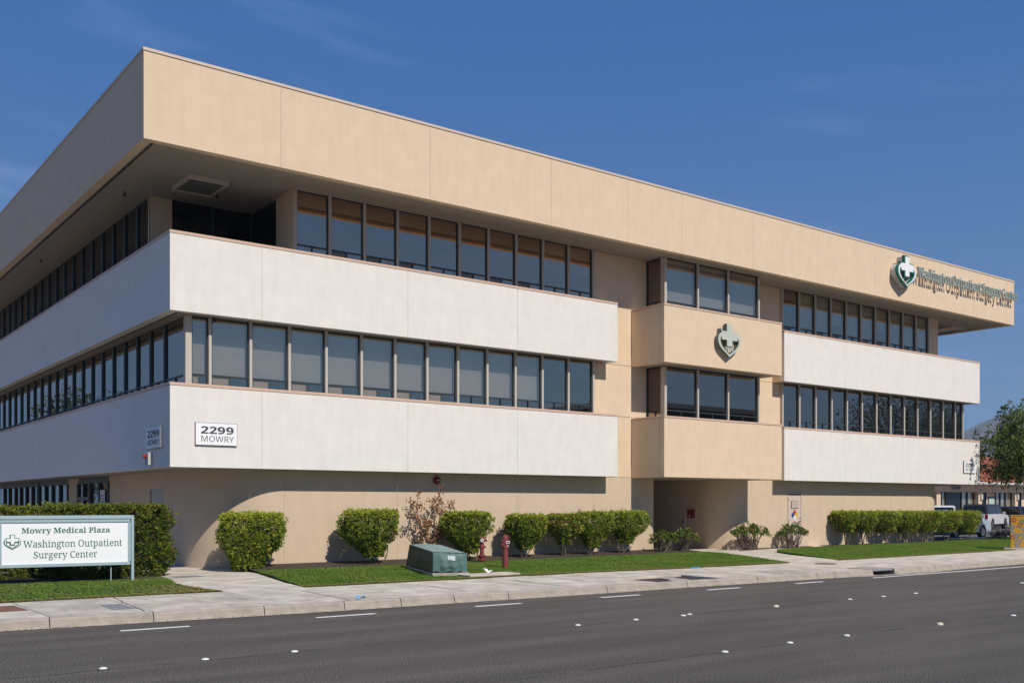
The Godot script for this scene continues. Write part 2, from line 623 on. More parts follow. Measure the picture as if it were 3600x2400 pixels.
func strip_front(parent: Node, xs: Array, z: float, y0: float, y1: float, blinds: Callable, kinds: Callable, green := false) -> void:
	for i in xs.size() - 1:
		window(parent, Vector3(xs[i] + 0.04, y0, z), 0.0, xs[i + 1] - xs[i] - 0.08, y1 - y0, blinds.call(i), 0.33, kinds.call(i))
	for i in xs.size():
		bx("mullion", Vector3(xs[i] - 0.04, y0 - 0.03, z - 0.14), Vector3(xs[i] + 0.04, y1, z + 0.075), M.mullion_green if green and i < xs.size() - 0 and i % 99 != 98 else M.mullion, parent, 0.006)


func strip_left(parent: Node, zs: Array, x: float, y0: float, y1: float, kind: int, blind: float) -> void:
	# zs run away from the front, the outside is -x
	for i in zs.size() - 1:
		window(parent, Vector3(x, y0, zs[i + 1] + 0.03), -PI / 2, zs[i] - zs[i + 1] - 0.06, y1 - y0, blind if rng.randf() < 0.7 else 0.0, 0.33, kind)
	for i in zs.size():
		bx("mullion", Vector3(x - 0.045, y0 - 0.03, zs[i] - 0.03), Vector3(x + 0.14, y1, zs[i] + 0.03), M.mullion_green, parent, 0.006)


func wall_path(called: String, parent: Node, pts: PackedVector2Array, y0: float, y1: float, thick: float, m: Material) -> void:
	# pts run with the outside on their right; smooth normals along the bend
	var s := MB.new()
	var nrm := []
	for i in pts.size():
		var d := (pts[mini(i + 1, pts.size() - 1)] - pts[maxi(i - 1, 0)]).normalized()
		nrm.append(Vector2(-d.y, d.x))
	for i in pts.size() - 1:
		var a := pts[i]
		var b := pts[i + 1]
		var na := Vector3(nrm[i].x, 0, nrm[i].y)
		var nb := Vector3(nrm[i + 1].x, 0, nrm[i + 1].y)
		var A := Vector3(a.x, 0, a.y)
		var B := Vector3(b.x, 0, b.y)
		var Y0 := Vector3(0, y0, 0)
		var Y1 := Vector3(0, y1, 0)
		s.quad_s(A + Y0, B + Y0, B + Y1, A + Y1, na, nb, nb, na)
		var Ai := A - na * thick
		var Bi := B - nb * thick
		s.quad_s(Ai + Y0, Bi + Y0, Bi + Y1, Ai + Y1, -na, -nb, -nb, -na)
		s.face([A + Y1, B + Y1, Bi + Y1, Ai + Y1], A - Y1)
		if i == 0:
			s.face([A + Y0, A + Y1, Ai + Y1, Ai + Y0], B)
		if i == pts.size() - 2:
			s.face([B + Y0, B + Y1, Bi + Y1, Bi + Y0], A)
	part(called, s.mesh(), m, parent)


func arc(cx: float, cz: float, r: float, a0: float, a1: float, k := 14) -> PackedVector2Array:
	var p := PackedVector2Array()
	for i in k + 1:
		var a := deg_to_rad(lerpf(a0, a1, float(i) / k))
		p.append(Vector2(cx + r * cos(a), cz + r * sin(a)))
	return p


func make_building() -> void:
	var b := thing("medical_building", "three storey medical office building of white and beige stucco bands and dark ribbon windows", "building")

	# roof: fascia panels, cap flashing, soffit
	var fj := [-1.022, 2.51, 7.12, 11.65, 14.99, 17.60, 21.43, 25.41, 29.36, 33.34, 37.32, 41.15]
	panels("fascia_panel", b, fj, RB, RT - 0.085, 0.96, 1.18, M.beige)
	panels_z("fascia_panel", b, [-42.0, -36.0, -30.0, -24.0, -18.0, -12.0, -6.5, -1.6, 0.958], RB, RT - 0.085, -1.022, -0.802, M.beige)
	panels_z("fascia_panel", b, [-42.0, -30.0, -15.0, 0.958], RB, RT - 0.085, 40.93, 41.15, M.beige)
	bx("roof_cap", Vector3(-1.044, RT - 0.08, 0.93), Vector3(41.172, RT, 1.202), M.roofcap, b, 0.008)
	bx("roof_cap", Vector3(-1.044, RT - 0.08, DEEP), Vector3(-0.775, RT, 0.928), M.roofcap, b, 0.008)
	bx("roof_cap", Vector3(40.90, RT - 0.08, DEEP), Vector3(41.172, RT, 0.928), M.roofcap, b, 0.008)
	bx("roof_deck", Vector3(-0.79, 11.9, DEEP), Vector3(40.92, 12.1, 0.95), M.roofing, b)
	var sj := [-0.75, 2.5, 7.1, 11.65, 17.6, 25.4, 33.3, 40.87]
	for i in sj.size() - 1:
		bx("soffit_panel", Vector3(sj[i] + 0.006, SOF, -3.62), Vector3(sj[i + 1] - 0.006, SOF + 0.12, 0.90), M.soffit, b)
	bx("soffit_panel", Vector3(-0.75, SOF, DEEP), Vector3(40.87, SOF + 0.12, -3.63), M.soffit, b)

	# parapet bands of the two upper floors
	for lv in [[H2B, H2T], [H3B, H3T]]:
		var y0: float = lv[0]
		var y1: float = lv[1]
		panels("band_panel", b, [0.0, 2.49, 7.09, 11.21, 15.613], y0, y1 - 0.08, -0.22, 0.0, M.white)
		panels("band_panel", b, [24.806, 28.9, 33.32, 37.79, 40.096], y0, y1 - 0.08, -0.22, 0.0, M.white)
		panels_z("band_panel", b, [-42.0, -33.0, -24.0, -15.0, -7.0, -0.222], y0, y1 - 0.08, 0.0, 0.22, M.white)
		bx("band_panel", Vector3(39.876, y0, -0.222), Vector3(40.096, y1 - 0.08, -30.0), M.white, b, 0.012)
		bx("band_panel", Vector3(15.39, y0, -0.222), Vector3(15.613, y1 - 0.08, WZ + 0.002), M.white, b)
		bx("band_panel", Vector3(24.806, y0, -0.222), Vector3(25.03, y1 - 0.08, WZ + 0.002), M.beige, b)
		bx("cap_flashing", Vector3(-0.012, y1 - 0.077, -0.24), Vector3(15.625, y1, 0.014), M.cap, b, 0.006)
		bx("cap_flashing", Vector3(24.794, y1 - 0.077, -0.24), Vector3(40.108, y1, 0.014), M.cap, b, 0.006)
		bx("cap_flashing", Vector3(-0.012, y1 - 0.077, DEEP), Vector3(0.24, y1, -0.242), M.cap, b, 0.006)
		bx("cap_flashing", Vector3(39.86, y1 - 0.077, -30.0), Vector3(40.108, y1, -0.242), M.cap, b, 0.006)
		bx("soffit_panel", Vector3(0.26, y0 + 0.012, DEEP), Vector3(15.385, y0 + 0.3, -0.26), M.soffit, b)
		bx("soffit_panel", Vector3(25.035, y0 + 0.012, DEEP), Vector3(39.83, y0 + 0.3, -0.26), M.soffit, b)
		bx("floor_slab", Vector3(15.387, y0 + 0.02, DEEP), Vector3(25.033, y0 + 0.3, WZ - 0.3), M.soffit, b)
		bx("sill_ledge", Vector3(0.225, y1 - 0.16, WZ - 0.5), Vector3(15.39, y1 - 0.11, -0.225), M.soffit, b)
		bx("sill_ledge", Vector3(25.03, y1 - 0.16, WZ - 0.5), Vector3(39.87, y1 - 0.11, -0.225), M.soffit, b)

	# dim rooms behind the glass
	bx("room_wall", Vector3(3.9, H3T - 0.1, -4.2), Vector3(39.0, SOF, -4.0), M.room, b)
	bx("room_wall", Vector3(3.2, H2T - 0.1, -3.4), Vector3(39.0, H3B, -3.2), M.room, b)
	bx("room_wall", Vector3(3.0, H2T - 0.1, DEEP), Vector3(3.2, H3B, -3.2), M.dark, b)
	bx("room_wall", Vector3(3.0, H3T - 0.1, DEEP), Vector3(3.2, SOF, -4.0), M.dark, b)
	bx("room_floor", Vector3(0.75, H2T - 0.12, DEEP), Vector3(39.2, H2T - 0.04, WZ - 0.16), M.room, b)
	bx("room_floor", Vector3(0.75, H3T - 0.12, DEEP), Vector3(39.2, H3T - 0.04, WZ - 0.16), M.room, b)

	bx("room_ceiling", Vector3(3.8, SOF - 0.02, -4.0), Vector3(36.9, SOF - 0.004, WZ - 0.12), M.room, b)
	bx("room_ceiling", Vector3(0.8, H3B - 0.02, -3.2), Vector3(14.9, H3B + 0.008, WZ - 0.12), M.room, b)
	bx("room_ceiling", Vector3(25.35, H3B - 0.02, -3.2), Vector3(39.3, H3B + 0.008, WZ - 0.12), M.room, b)
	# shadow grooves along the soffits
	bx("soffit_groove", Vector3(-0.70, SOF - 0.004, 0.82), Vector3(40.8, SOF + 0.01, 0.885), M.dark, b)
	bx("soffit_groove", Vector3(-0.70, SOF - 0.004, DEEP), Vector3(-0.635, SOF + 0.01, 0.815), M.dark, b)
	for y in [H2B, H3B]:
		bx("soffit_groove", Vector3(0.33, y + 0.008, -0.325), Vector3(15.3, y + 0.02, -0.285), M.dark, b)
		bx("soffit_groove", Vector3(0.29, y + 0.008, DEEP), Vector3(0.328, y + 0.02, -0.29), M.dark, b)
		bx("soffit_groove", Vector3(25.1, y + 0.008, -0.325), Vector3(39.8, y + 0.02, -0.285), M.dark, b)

	# ribbon windows of the front
	var xs2 := [0.70]
	for i in 13:
		xs2.append(14.93 - 1.1412 * (12 - i))
	var xs3 := [3.69]
	for i in 10:
		xs3.append(14.93 - 1.1282 * (9 - i))
	xs3[0] = 3.70
	bx("corner_post", Vector3(0.56, H2T - 0.05, -0.62), Vector3(0.73, H3B + 0.01, -0.46), M.mullion, b, 0.01)
	strip_front(b, xs2, -0.55, H2T - 0.02, H3B + 0.012, func(i): return 1.0 if i < 11 else 0.0, func(_i): return 0)
	strip_front(b, xs3, -0.55, H3T - 0.02, SOF, func(i): return 0.0 if i < 8 else 0.6, func(_i): return 3)
	var xr2 := []
	var xr3 := []
	for i in 13:
		xr2.append(25.34 + 1.1138 * i)
	xr2.append(39.41)
	for i in 11:
		xr3.append(25.34 + 1.0998 * i)
	strip_front(b, xr2, -0.55, H2T - 0.02, H3B + 0.012, func(i): return 0.75 if i in [2, 3, 6] else 0.0, func(i): return 1)
	strip_front(b, xr3, -0.55, H3T - 0.02, SOF, func(i): return [0.0, 0.9, 0.95, 0.7, 0.9, 0.95, 0.6, 0.95, 0.95, 0.95][i], func(i): return 0)
	bx("pier", Vector3(36.38, H3T - 0.1, -0.8), Vector3(37.17, SOF, -0.52), M.beige, b)
	bx("pier", Vector3(36.92, H3T - 0.1, -3.6), Vector3(37.17, SOF, -0.805), M.beige, b)

	# ribbon windows of the left side
	var zs2 := [-0.68]
	for i in 26:
		zs2.append(-1.12 - 1.24 * (i + 0))
	zs2.remove_at(1)
	strip_left(b, zs2, 0.65, H2T - 0.02, H3B + 0.012, 1, 0.0)
	var zs3 := []
	for i in 26:
		zs3.append(-3.62 - 1.243 * i)
	strip_left(b, zs3, 0.65, H3T - 0.02, SOF, 2, 0.0)

	# corner terrace of the top floor
	bx("pier", Vector3(0.62, H3T - 0.5, -3.78), Vector3(1.25, SOF, -3.58), M.ground_beige, b)
	bx("terrace_floor", Vector3(0.24, H3T - 0.9, -3.6), Vector3(3.9, H3T - 0.8, -0.24), M.soffit, b)
	for i in 2:
		bx("terrace_door", Vector3(1.26 + 1.22 * i, H3T - 0.8, -3.66), Vector3(2.46 + 1.22 * i, SOF, -3.62), M.black_glass, b)
		bx("door_frame", Vector3(2.44 + 1.22 * i, H3T - 0.8, -3.67), Vector3(2.50 + 1.22 * i, SOF, -3.60), M.frame, b)
	bx("room_wall", Vector3(1.26, H3T - 0.8, -4.0), Vector3(3.8, SOF, -3.9), M.dark, b)
	bx("pier", Vector3(3.64, H3T - 0.8, -1.68), Vector3(3.73, SOF, -0.50), M.ground_beige, b)
	bx("terrace_window", Vector3(3.70, H3T - 0.8, -3.6), Vector3(3.74, SOF, -1.685), M.black_glass, b)

	# wall of the stair core and the two projecting bays
	for seg in [[14.98, 17.61], [22.95, 25.30]]:
		var ys := [H2B, H2T, H3B, H3T, SOF]
		for i in 4:
			bx("core_panel", Vector3(seg[0], ys[i] + 0.006, WZ - 0.25), Vector3(seg[1], ys[i + 1] - 0.006, WZ), M.beige, b, 0.004)
	for lv in [[2.68, 4.83], [6.698, 8.756]]:
		var y0: float = lv[0]
		var y1: float = lv[1]
		bx("bay_panel", Vector3(16.85, y0, 0.83), Vector3(23.30, y1 - 0.07, 1.05), M.beige, b, 0.012)
		bx("bay_panel", Vector3(16.85, y0, WZ + 0.002), Vector3(17.07, y1 - 0.07, 0.828), M.beige, b, 0.012)
		bx("bay_panel", Vector3(23.08, y0, WZ + 0.002), Vector3(23.30, y1 - 0.07, 0.828), M.beige, b, 0.012)
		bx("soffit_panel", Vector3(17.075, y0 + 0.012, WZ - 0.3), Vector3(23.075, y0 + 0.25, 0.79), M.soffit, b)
		bx("cap_flashing", Vector3(16.838, y1 - 0.068, 0.75), Vector3(23.312, y1, 1.064), M.cap, b, 0.006)
		bx("cap_flashing", Vector3(16.838, y1 - 0.068, WZ + 0.002), Vector3(17.10, y1, 0.748), M.cap, b, 0.006)
		bx("cap_flashing", Vector3(23.05, y1 - 0.068, WZ + 0.002), Vector3(23.312, y1, 0.748), M.cap, b, 0.006)
		bx("sill_ledge", Vector3(17.08, y1 - 0.2, WZ - 0.2), Vector3(23.07, y1 - 0.12, 0.825), M.soffit, b)
		var top := SOF if y0 > 5.0 else 6.68
		var yb := y1 - 0.03
		strip_front(b, [17.69, 19.38, 21.06, 22.84], 0.25, yb, top, func(i): return (0.97 if y0 > 5.0 else 0.0), func(i): return 0 if y0 > 5.0 else 1)
		window(b, Vector3(17.63, yb, WZ + 0.02), -PI / 2, 0.82, top - yb, 0.0, 0.33, 1)
		bx("corner_post", Vector3(17.60, yb - 0.02, 0.13), Vector3(17.72, top, 0.335), M.mullion, b, 0.006)
		bx("bay_wall", Vector3(22.86, yb - 0.02, WZ + 0.002), Vector3(22.95, top, 0.24), M.beige, b)

	# ground floor: tan walls with rounded corners, open entrance
	var pts := PackedVector2Array([Vector2(1.35, DEEP), Vector2(1.35, -30.0)])
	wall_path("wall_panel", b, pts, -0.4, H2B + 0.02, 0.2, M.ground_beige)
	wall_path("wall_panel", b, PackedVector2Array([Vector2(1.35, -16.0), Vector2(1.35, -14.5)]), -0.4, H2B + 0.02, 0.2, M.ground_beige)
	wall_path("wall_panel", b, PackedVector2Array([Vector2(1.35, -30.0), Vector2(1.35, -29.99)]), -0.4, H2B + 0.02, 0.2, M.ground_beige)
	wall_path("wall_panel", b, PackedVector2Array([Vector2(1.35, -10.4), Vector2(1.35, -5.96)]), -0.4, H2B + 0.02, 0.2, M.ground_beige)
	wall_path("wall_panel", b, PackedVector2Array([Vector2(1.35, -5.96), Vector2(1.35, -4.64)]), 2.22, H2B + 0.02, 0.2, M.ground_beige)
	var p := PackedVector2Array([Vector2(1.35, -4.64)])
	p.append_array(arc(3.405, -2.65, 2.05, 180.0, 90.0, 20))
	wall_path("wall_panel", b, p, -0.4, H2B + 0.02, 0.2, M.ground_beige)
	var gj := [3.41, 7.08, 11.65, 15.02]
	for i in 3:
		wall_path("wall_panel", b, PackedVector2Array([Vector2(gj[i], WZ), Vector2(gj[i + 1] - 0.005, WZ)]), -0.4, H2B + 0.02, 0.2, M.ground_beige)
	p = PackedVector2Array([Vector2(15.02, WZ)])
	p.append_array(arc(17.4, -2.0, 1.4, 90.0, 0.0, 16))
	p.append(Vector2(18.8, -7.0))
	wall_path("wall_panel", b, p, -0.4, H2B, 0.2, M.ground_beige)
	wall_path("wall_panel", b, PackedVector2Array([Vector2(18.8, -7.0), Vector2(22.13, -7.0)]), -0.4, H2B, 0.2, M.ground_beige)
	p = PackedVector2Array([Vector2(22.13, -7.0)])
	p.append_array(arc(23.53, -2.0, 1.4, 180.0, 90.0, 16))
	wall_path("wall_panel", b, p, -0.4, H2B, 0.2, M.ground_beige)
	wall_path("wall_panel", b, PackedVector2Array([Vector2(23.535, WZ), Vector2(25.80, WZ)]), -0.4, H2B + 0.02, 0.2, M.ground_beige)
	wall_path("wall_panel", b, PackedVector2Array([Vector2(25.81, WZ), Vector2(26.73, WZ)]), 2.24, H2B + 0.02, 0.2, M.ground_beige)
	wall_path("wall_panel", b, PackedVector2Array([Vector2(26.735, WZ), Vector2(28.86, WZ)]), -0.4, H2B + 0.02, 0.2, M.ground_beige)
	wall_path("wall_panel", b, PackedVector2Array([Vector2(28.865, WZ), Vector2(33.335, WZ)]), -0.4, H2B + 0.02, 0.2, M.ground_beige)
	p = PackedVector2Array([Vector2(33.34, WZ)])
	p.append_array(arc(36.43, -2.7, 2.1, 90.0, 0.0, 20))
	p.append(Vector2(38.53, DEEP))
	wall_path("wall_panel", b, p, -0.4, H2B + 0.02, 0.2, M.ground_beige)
	bx("ground_floor_core", Vector3(5.0, -0.4, DEEP), Vector3(18.0, H2B, -7.5), M.dark, b)
	bx("back_wall", Vector3(0.0, -0.4, DEEP - 0.3), Vector3(40.0, RB, DEEP - 0.02), M.ground_beige, b)
	bx("entrance_ceiling", Vector3(17.0, H2B + 0.005, -8.0), Vector3(24.5, H2B + 0.05, WZ - 0.26), M.soffit, b)

	for q in [3.408, 7.078, 11.648, 15.018, 23.533, 28.863, 33.338]:
		bx("joint_backing", Vector3(q - 0.06, -0.4, WZ - 0.06), Vector3(q + 0.06, H2B, WZ - 0.025), M.ground_beige, b)

	# doors
	var d := group_part("side_door", b)
	bx("leaf", Vector3(1.39, -0.1, -5.92), Vector3(1.44, 2.17, -4.68), M.door_grey, d, 0.004)
	bx("door_frame", Vector3(1.345, 2.17, -5.96), Vector3(1.45, 2.22, -4.64), M.door_grey, d)
	bx("handle", Vector3(1.33, 0.98, -5.82), Vector3(1.385, 1.02, -5.70), M.chrome, d)
	d = group_part("entrance_door", b)
	bx("leaf", Vector3(22.115, -0.1, -3.86), Vector3(22.16, 2.12, -2.88), M.door, d, 0.004)
	bx("handle", Vector3(22.06, 1.0, -3.08), Vector3(22.11, 1.03, -2.94), M.chrome, d)
	bx("lock", Vector3(22.085, 1.12, -3.0), Vector3(22.113, 1.18, -2.94), M.chrome, d)
	bx("lobby_door", Vector3(19.0, -0.1, -6.99), Vector3(21.6, 2.2, -6.95), M.glass_dark, b)
	d = group_part("utility_door", b)
	bx("leaf", Vector3(25.852, -0.1, WZ - 0.06), Vector3(26.682, 2.13, WZ - 0.012), M.door, d, 0.004)
	var fr := MB.new()
	fr.box(Vector3(25.812, -0.1, WZ - 0.1), Vector3(25.852, 2.17, WZ + 0.012))
	fr.box(Vector3(26.682, -0.1, WZ - 0.1), Vector3(26.722, 2.17, WZ + 0.012))
	fr.box(Vector3(25.812, 2.17, WZ - 0.1), Vector3(26.722, 2.23, WZ + 0.012))
	part("door_frame", fr.mesh(), M.door, d)
	bx("louver_frame", Vector3(26.037, 1.55, WZ - 0.014), Vector3(26.507, 1.88, WZ - 0.004), M.black_plastic, d)
	for i in 7:
		var l := MB.new()
		var y := 1.58 + i * 0.042
		l.hexa([Vector3(26.057, y, WZ + 0.012), Vector3(26.487, y, WZ + 0.012), Vector3(26.487, y, WZ - 0.003), Vector3(26.057, y, WZ - 0.003),
			Vector3(26.057, y + 0.03, WZ + 0.004), Vector3(26.487, y + 0.03, WZ + 0.004), Vector3(26.487, y + 0.03, WZ - 0.003), Vector3(26.057, y + 0.03, WZ - 0.003)])
		part("slat", l.mesh(), M.door, d)
	for y in [1.92, 1.05]:
		bx("hinge", Vector3(25.842, y - 0.07, WZ - 0.01), Vector3(25.867, y + 0.05, WZ + 0.016), M.cast, d)
	bx("handle", Vector3(26.507, 1.01, WZ - 0.01), Vector3(26.647, 1.04, WZ + 0.05), M.chrome, d)
	bx("lock", Vector3(26.587, 1.11, WZ - 0.01), Vector3(26.637, 1.16, WZ + 0.02), M.chrome, d)
	bx("door_sill", Vector3(25.767, -0.1, WZ - 0.05), Vector3(26.767, -0.01, WZ + 0.05), M.concrete, d)

	# ground floor windows of the left side
	for row in [[-10.4, -11.53, -12.76, -13.64, -14.5], [-16.0, -17.26, -18.52, -19.7, -20.95], [-21.15, -22.2, -23.4, -24.6, -25.75, -27.1, -28.3, -30.0]]:
		for i in row.size() - 1:
			window(b, Vector3(1.35, -0.1, row[i + 1]), -PI / 2, row[i] - row[i + 1], 2.62, 0.0, 0.0, 1)
			bx("mullion", Vector3(1.29, -0.1, row[i] - 0.05), Vector3(1.45, 2.52, row[i] + 0.05), M.frame, b)
		bx("mullion", Vector3(1.30, -0.1, row[-1] - 0.06), Vector3(1.46, 2.52, row[-1] + 0.06), M.frame, b)
		bx("window_head", Vector3(1.36, 2.52, row[-1]), Vector3(1.5, H2B + 0.01, row[0]), M.frame, b)
	bx("mullion", Vector3(1.28, 1.88, -14.5), Vector3(1.34, 2.0, -12.8), M.frame, b)

	# sprinkler heads and camera dome under the soffits
	for q in [Vector3(-0.08, SOF, -3.64), Vector3(-0.16, SOF, -13.56), Vector3(2.09, SOF, -2.23), Vector3(1.35, H3B + 0.012, -0.45)]:
		var s := MB.new()
		s.lathe([Vector2(0.0, -0.13), Vector2(0.045, -0.12), Vector2(0.05, -0.09), Vector2(0.018, -0.07), Vector2(0.018, 0.0)], q, 10)
		part("sprinkler_head", s.mesh(), M.black_plastic, b)


# ---------- ground ----------
func along(pts: Array, x: float) -> float:   # piecewise linear z(x)
	for i in pts.size() - 1:
		if x <= pts[i + 1].x or i == pts.size() - 2:
			return lerpf(pts[i].y, pts[i + 1].y, (x - pts[i].x) / (pts[i + 1].x - pts[i].x))
	return 0.0


const EDGE := [Vector2(-60, 8.2), Vector2(-10, 8.4), Vector2(-5.5, 8.66), Vector2(-2, 9.0), Vector2(0, 9.15), Vector2(2.6, 9.22), Vector2(5.4, 9.38), Vector2(9, 9.44), Vector2(11.8, 9.56), Vector2(15.2, 9.70), Vector2(18, 9.82), Vector2(25, 9.66), Vector2(35, 9.5), Vector2(120, 9.5)]
const BACK := [Vector2(-60, 5.2), Vector2(-10, 5.4), Vector2(-4.9, 5.56), Vector2(-0.8, 5.62), Vector2(1.1, 5.75), Vector2(5, 5.85), Vector2(8.5, 5.9), Vector2(12.2, 6.2), Vector2(17, 6.36), Vector2(23, 6.44), Vector2(30, 6.3), Vector2(120, 6.3)]
const DASH := [Vector2(-10, 9.62), Vector2(-4, 9.74), Vector2(-0.5, 9.92), Vector2(4, 10.06), Vector2(10, 10.20), Vector2(15, 10.27), Vector2(24, 10.32), Vector2(120, 10.3)]


func strip_xz(xa: float, xb: float, step: float, fz0: Callable, fz1: Callable, y0: float, y1: float) -> MB:
	# sheet between two lines z(x); y0 at the first line, y1 at the second (street side)
	var s := MB.new()
	var k := maxi(1, int(ceil((xb - xa) / step)))
	for i in k:
		var a := lerpf(xa, xb, float(i) / k)
		var b := lerpf(xa, xb, float(i + 1) / k)
		s.quad(Vector3(a, y1, fz1.call(a)), Vector3(b, y1, fz1.call(b)), Vector3(b, y0, fz0.call(b)), Vector3(a, y0, fz0.call(a)))
	return s


func make_ground() -> void:
	var s := MB.new()
	s.quad(Vector3(-4000, -0.45, 4000), Vector3(6000, -0.45, 4000), Vector3(6000, -0.45, -6000), Vector3(-4000, -0.45, -6000))
	struct("ground", s.mesh(), M.terrain)

	# the street
	var edge := func(x: float) -> float: return along(EDGE, x)
	var back := func(x: float) -> float: return along(BACK, x)
	s = strip_xz(-60, 120, 2.0, func(x): return along(EDGE, x) - 0.3, func(_x): return 36.0, -0.22, -0.22)
	var road := struct("road", s.mesh(), M.asphalt)
	s = strip_xz(-60, 120, 1.0, func(x): return along(EDGE, x) - 0.1, func(x): return along(EDGE, x) + (0.05 if x < 14.5 or x > 20.5 else 0.05 + 0.28 * sin((x - 14.5) / 6.0 * PI)), -0.205, -0.213)
	part("gutter", s.mesh(), M.curb, road)
	for q in [[-12.6, -11.5], [-8.3, -7.2], [-4.0, -2.93], [-0.76, 0.38], [2.52, 3.61], [5.68, 6.79], [8.88, 10.0], [12.05, 13.12]]:
		s = strip_xz(q[0], q[1], 0.3, func(x): return along(DASH, x) - 0.06, func(x): return along(DASH, x) + 0.06, -0.214, -0.214)
		part("lane_dash", s.mesh(), M.paint, road)
	s = strip_xz(15.26, 90.0, 1.0, func(x): return along(DASH, x) - 0.06, func(x): return along(DASH, x) + 0.06, -0.214, -0.214)
	part("edge_line", s.mesh(), M.paint, road)
	for row in [[13.42, 0.004], [16.86, 0.002]]:
		s = MB.new()
		var x := -12.0
		while x < 40.0:
			var nx := x + rng.randf_range(0.15, 0.5)
			var z0: float = row[0] + row[1] * x + rng.randf_range(-0.025, 0.025)
			var z1: float = row[0] + row[1] * nx + rng.randf_range(-0.025, 0.025)
			var w := rng.randf_range(0.004, 0.013)
			if rng.randf() < 0.72:
				s.quad(Vector3(x, -0.2165, z0 + w), Vector3(nx, -0.2165, z1 + w), Vector3(nx, -0.2165, z1 - w), Vector3(x, -0.2165, z0 - w))
			x = nx
		part("paving_seam", s.mesh(), M.tar, road)

	# curb stones and sidewalk slabs between the joints
	var walk := Node3D.new()
	walk.name = numbered("sidewalk")
	add_child(walk)
	walk.set_meta("kind", "structure")
	var cj := [-26.0, -20.0, -14.0, -9.5, -6.4, -4.79, -3.21, -1.33, 0.19, 1.38, 2.59, 3.88, 6.52, 9.04, 11.46, 13.75, 14.48, 16.12]
	var cj2 := [17.08, 19.2, 22.36, 25.4, 28.5, 31.6, 36.0, 42.0, 50.0, 60.0, 75.0, 95.0]
	for list in [cj, cj2]:
		for i in list.size() - 1:
			curb_piece(walk, list[i] + 0.008, list[i + 1] - 0.008)
	# storm drain inlet between the two curb runs
	s = MB.new()
	var zd := along(EDGE, 16.6)
	s.box(Vector3(16.13, -0.10, zd - 0.9), Vector3(17.07, -0.052, zd - 0.13))
	part("drain_slab", s.mesh(), M.curb, walk)
	bx("drain_lintel", Vector3(16.13, -0.125, zd - 0.135), Vector3(17.07, -0.06, zd - 0.03), M.cover_grey, walk, 0.02)
	bx("drain_mouth", Vector3(16.13, -0.35, zd - 0.8), Vector3(17.07, -0.13, zd - 0.5), M.dark, walk)
	bx("drain_lip", Vector3(16.13, -0.26, zd - 0.14), Vector3(17.07, -0.205, zd + 0.1), M.dark, walk)
	var sj := [-26.0, -18.0, -12.0, -7.6, -4.74, -3.15, -1.78, -0.75, 0.55, 1.95, 3.35, 4.7, 5.88, 7.05, 8.2, 10.4, 11.6, 12.7, 14.2, 16.12, 17.08, 18.6, 20.2, 21.8, 23.6, 25.4, 27.2, 29.0, 31.0, 34.0, 38.0, 44.0, 52.0, 62.0, 76.0, 95.0]
	var tones := [M.concrete, M.concrete2, M.concrete3]
	for i in sj.size() - 1:
		var a: float = sj[i] + 0.008
		var b: float = sj[i + 1] - 0.008
		var m: Material = tones[(i * 7 + i / 3) % 3]
		if i >= 20 and i <= 28:
			m = M.concrete2
		var cut := 99.0
		if absf(a - 8.205) < 0.02:
			cut = 7.95   # planting pit beside the curb
		if a > -0.8 and a < 13.0 and cut > 50.0:
			slab_piece(walk, a, b, back, func(x): return lerpf(along(BACK, x), along(EDGE, x) - 0.15, 0.52) - 0.004, m)
			slab_piece(walk, a, b, func(x): return lerpf(along(BACK, x), along(EDGE, x) - 0.15, 0.52) + 0.004, func(x): return along(EDGE, x) - 0.155, tones[(i * 5 + 1) % 3])
		elif cut < 50.0:
			slab_piece(walk, a, b, back, func(_x): return 7.95, m)
		else:
			slab_piece(walk, a, b, back, func(x): return along(EDGE, x) - (0.155 if x < 16.12 or x > 17.08 else 0.9), m)
	bx("pit_soil", Vector3(8.2, -0.2, 7.95), Vector3(10.4, -0.105, 9.3), M.dirt, walk)
	var patch := PackedVector2Array([Vector2(9.0, 9.02), Vector2(9.5, 9.16), Vector2(9.72, 8.75), Vector2(9.78, 8.25), Vector2(9.6, 8.02), Vector2(9.42, 8.2), Vector2(9.35, 8.55), Vector2(9.1, 8.75)])
	s = MB.new()
	s.slab(patch, -0.2, -0.088)
	part("pit_stone", s.mesh(), M.pale, walk)
	s = MB.new()
	s.slab(PackedVector2Array([Vector2(12.96, 8.25), Vector2(12.72, 9.3), Vector2(13.75, 9.38), Vector2(14.18, 8.32)]), -0.06, -0.0545)
	part("repair_patch", s.mesh(), M.pale, walk)
	s = MB.new()
	s.slab(PackedVector2Array([Vector2(-5.6, 6.22), Vector2(-4.84, 6.22), Vector2(-4.8, 7.2), Vector2(-5.6, 7.24)]), -0.06, -0.0535)
	part("access_cover", s.mesh(), M.rust, walk)
	s = MB.new()
	s.slab(PackedVector2Array([Vector2(-3.58, 7.0), Vector2(-3.22, 7.02), Vector2(-3.24, 8.05), Vector2(-3.64, 8.05)]), -0.06, -0.0535)
	part("access_cover", s.mesh(), M.cover_grey, walk)
	s = MB.new()
	s.lathe([Vector2(0.34, -0.06), Vector2(0.34, -0.052), Vector2(0, -0.052)], Vector3(17.4, 0, 7.25), 24)
	part("access_cover", s.mesh(), M.cast, walk)

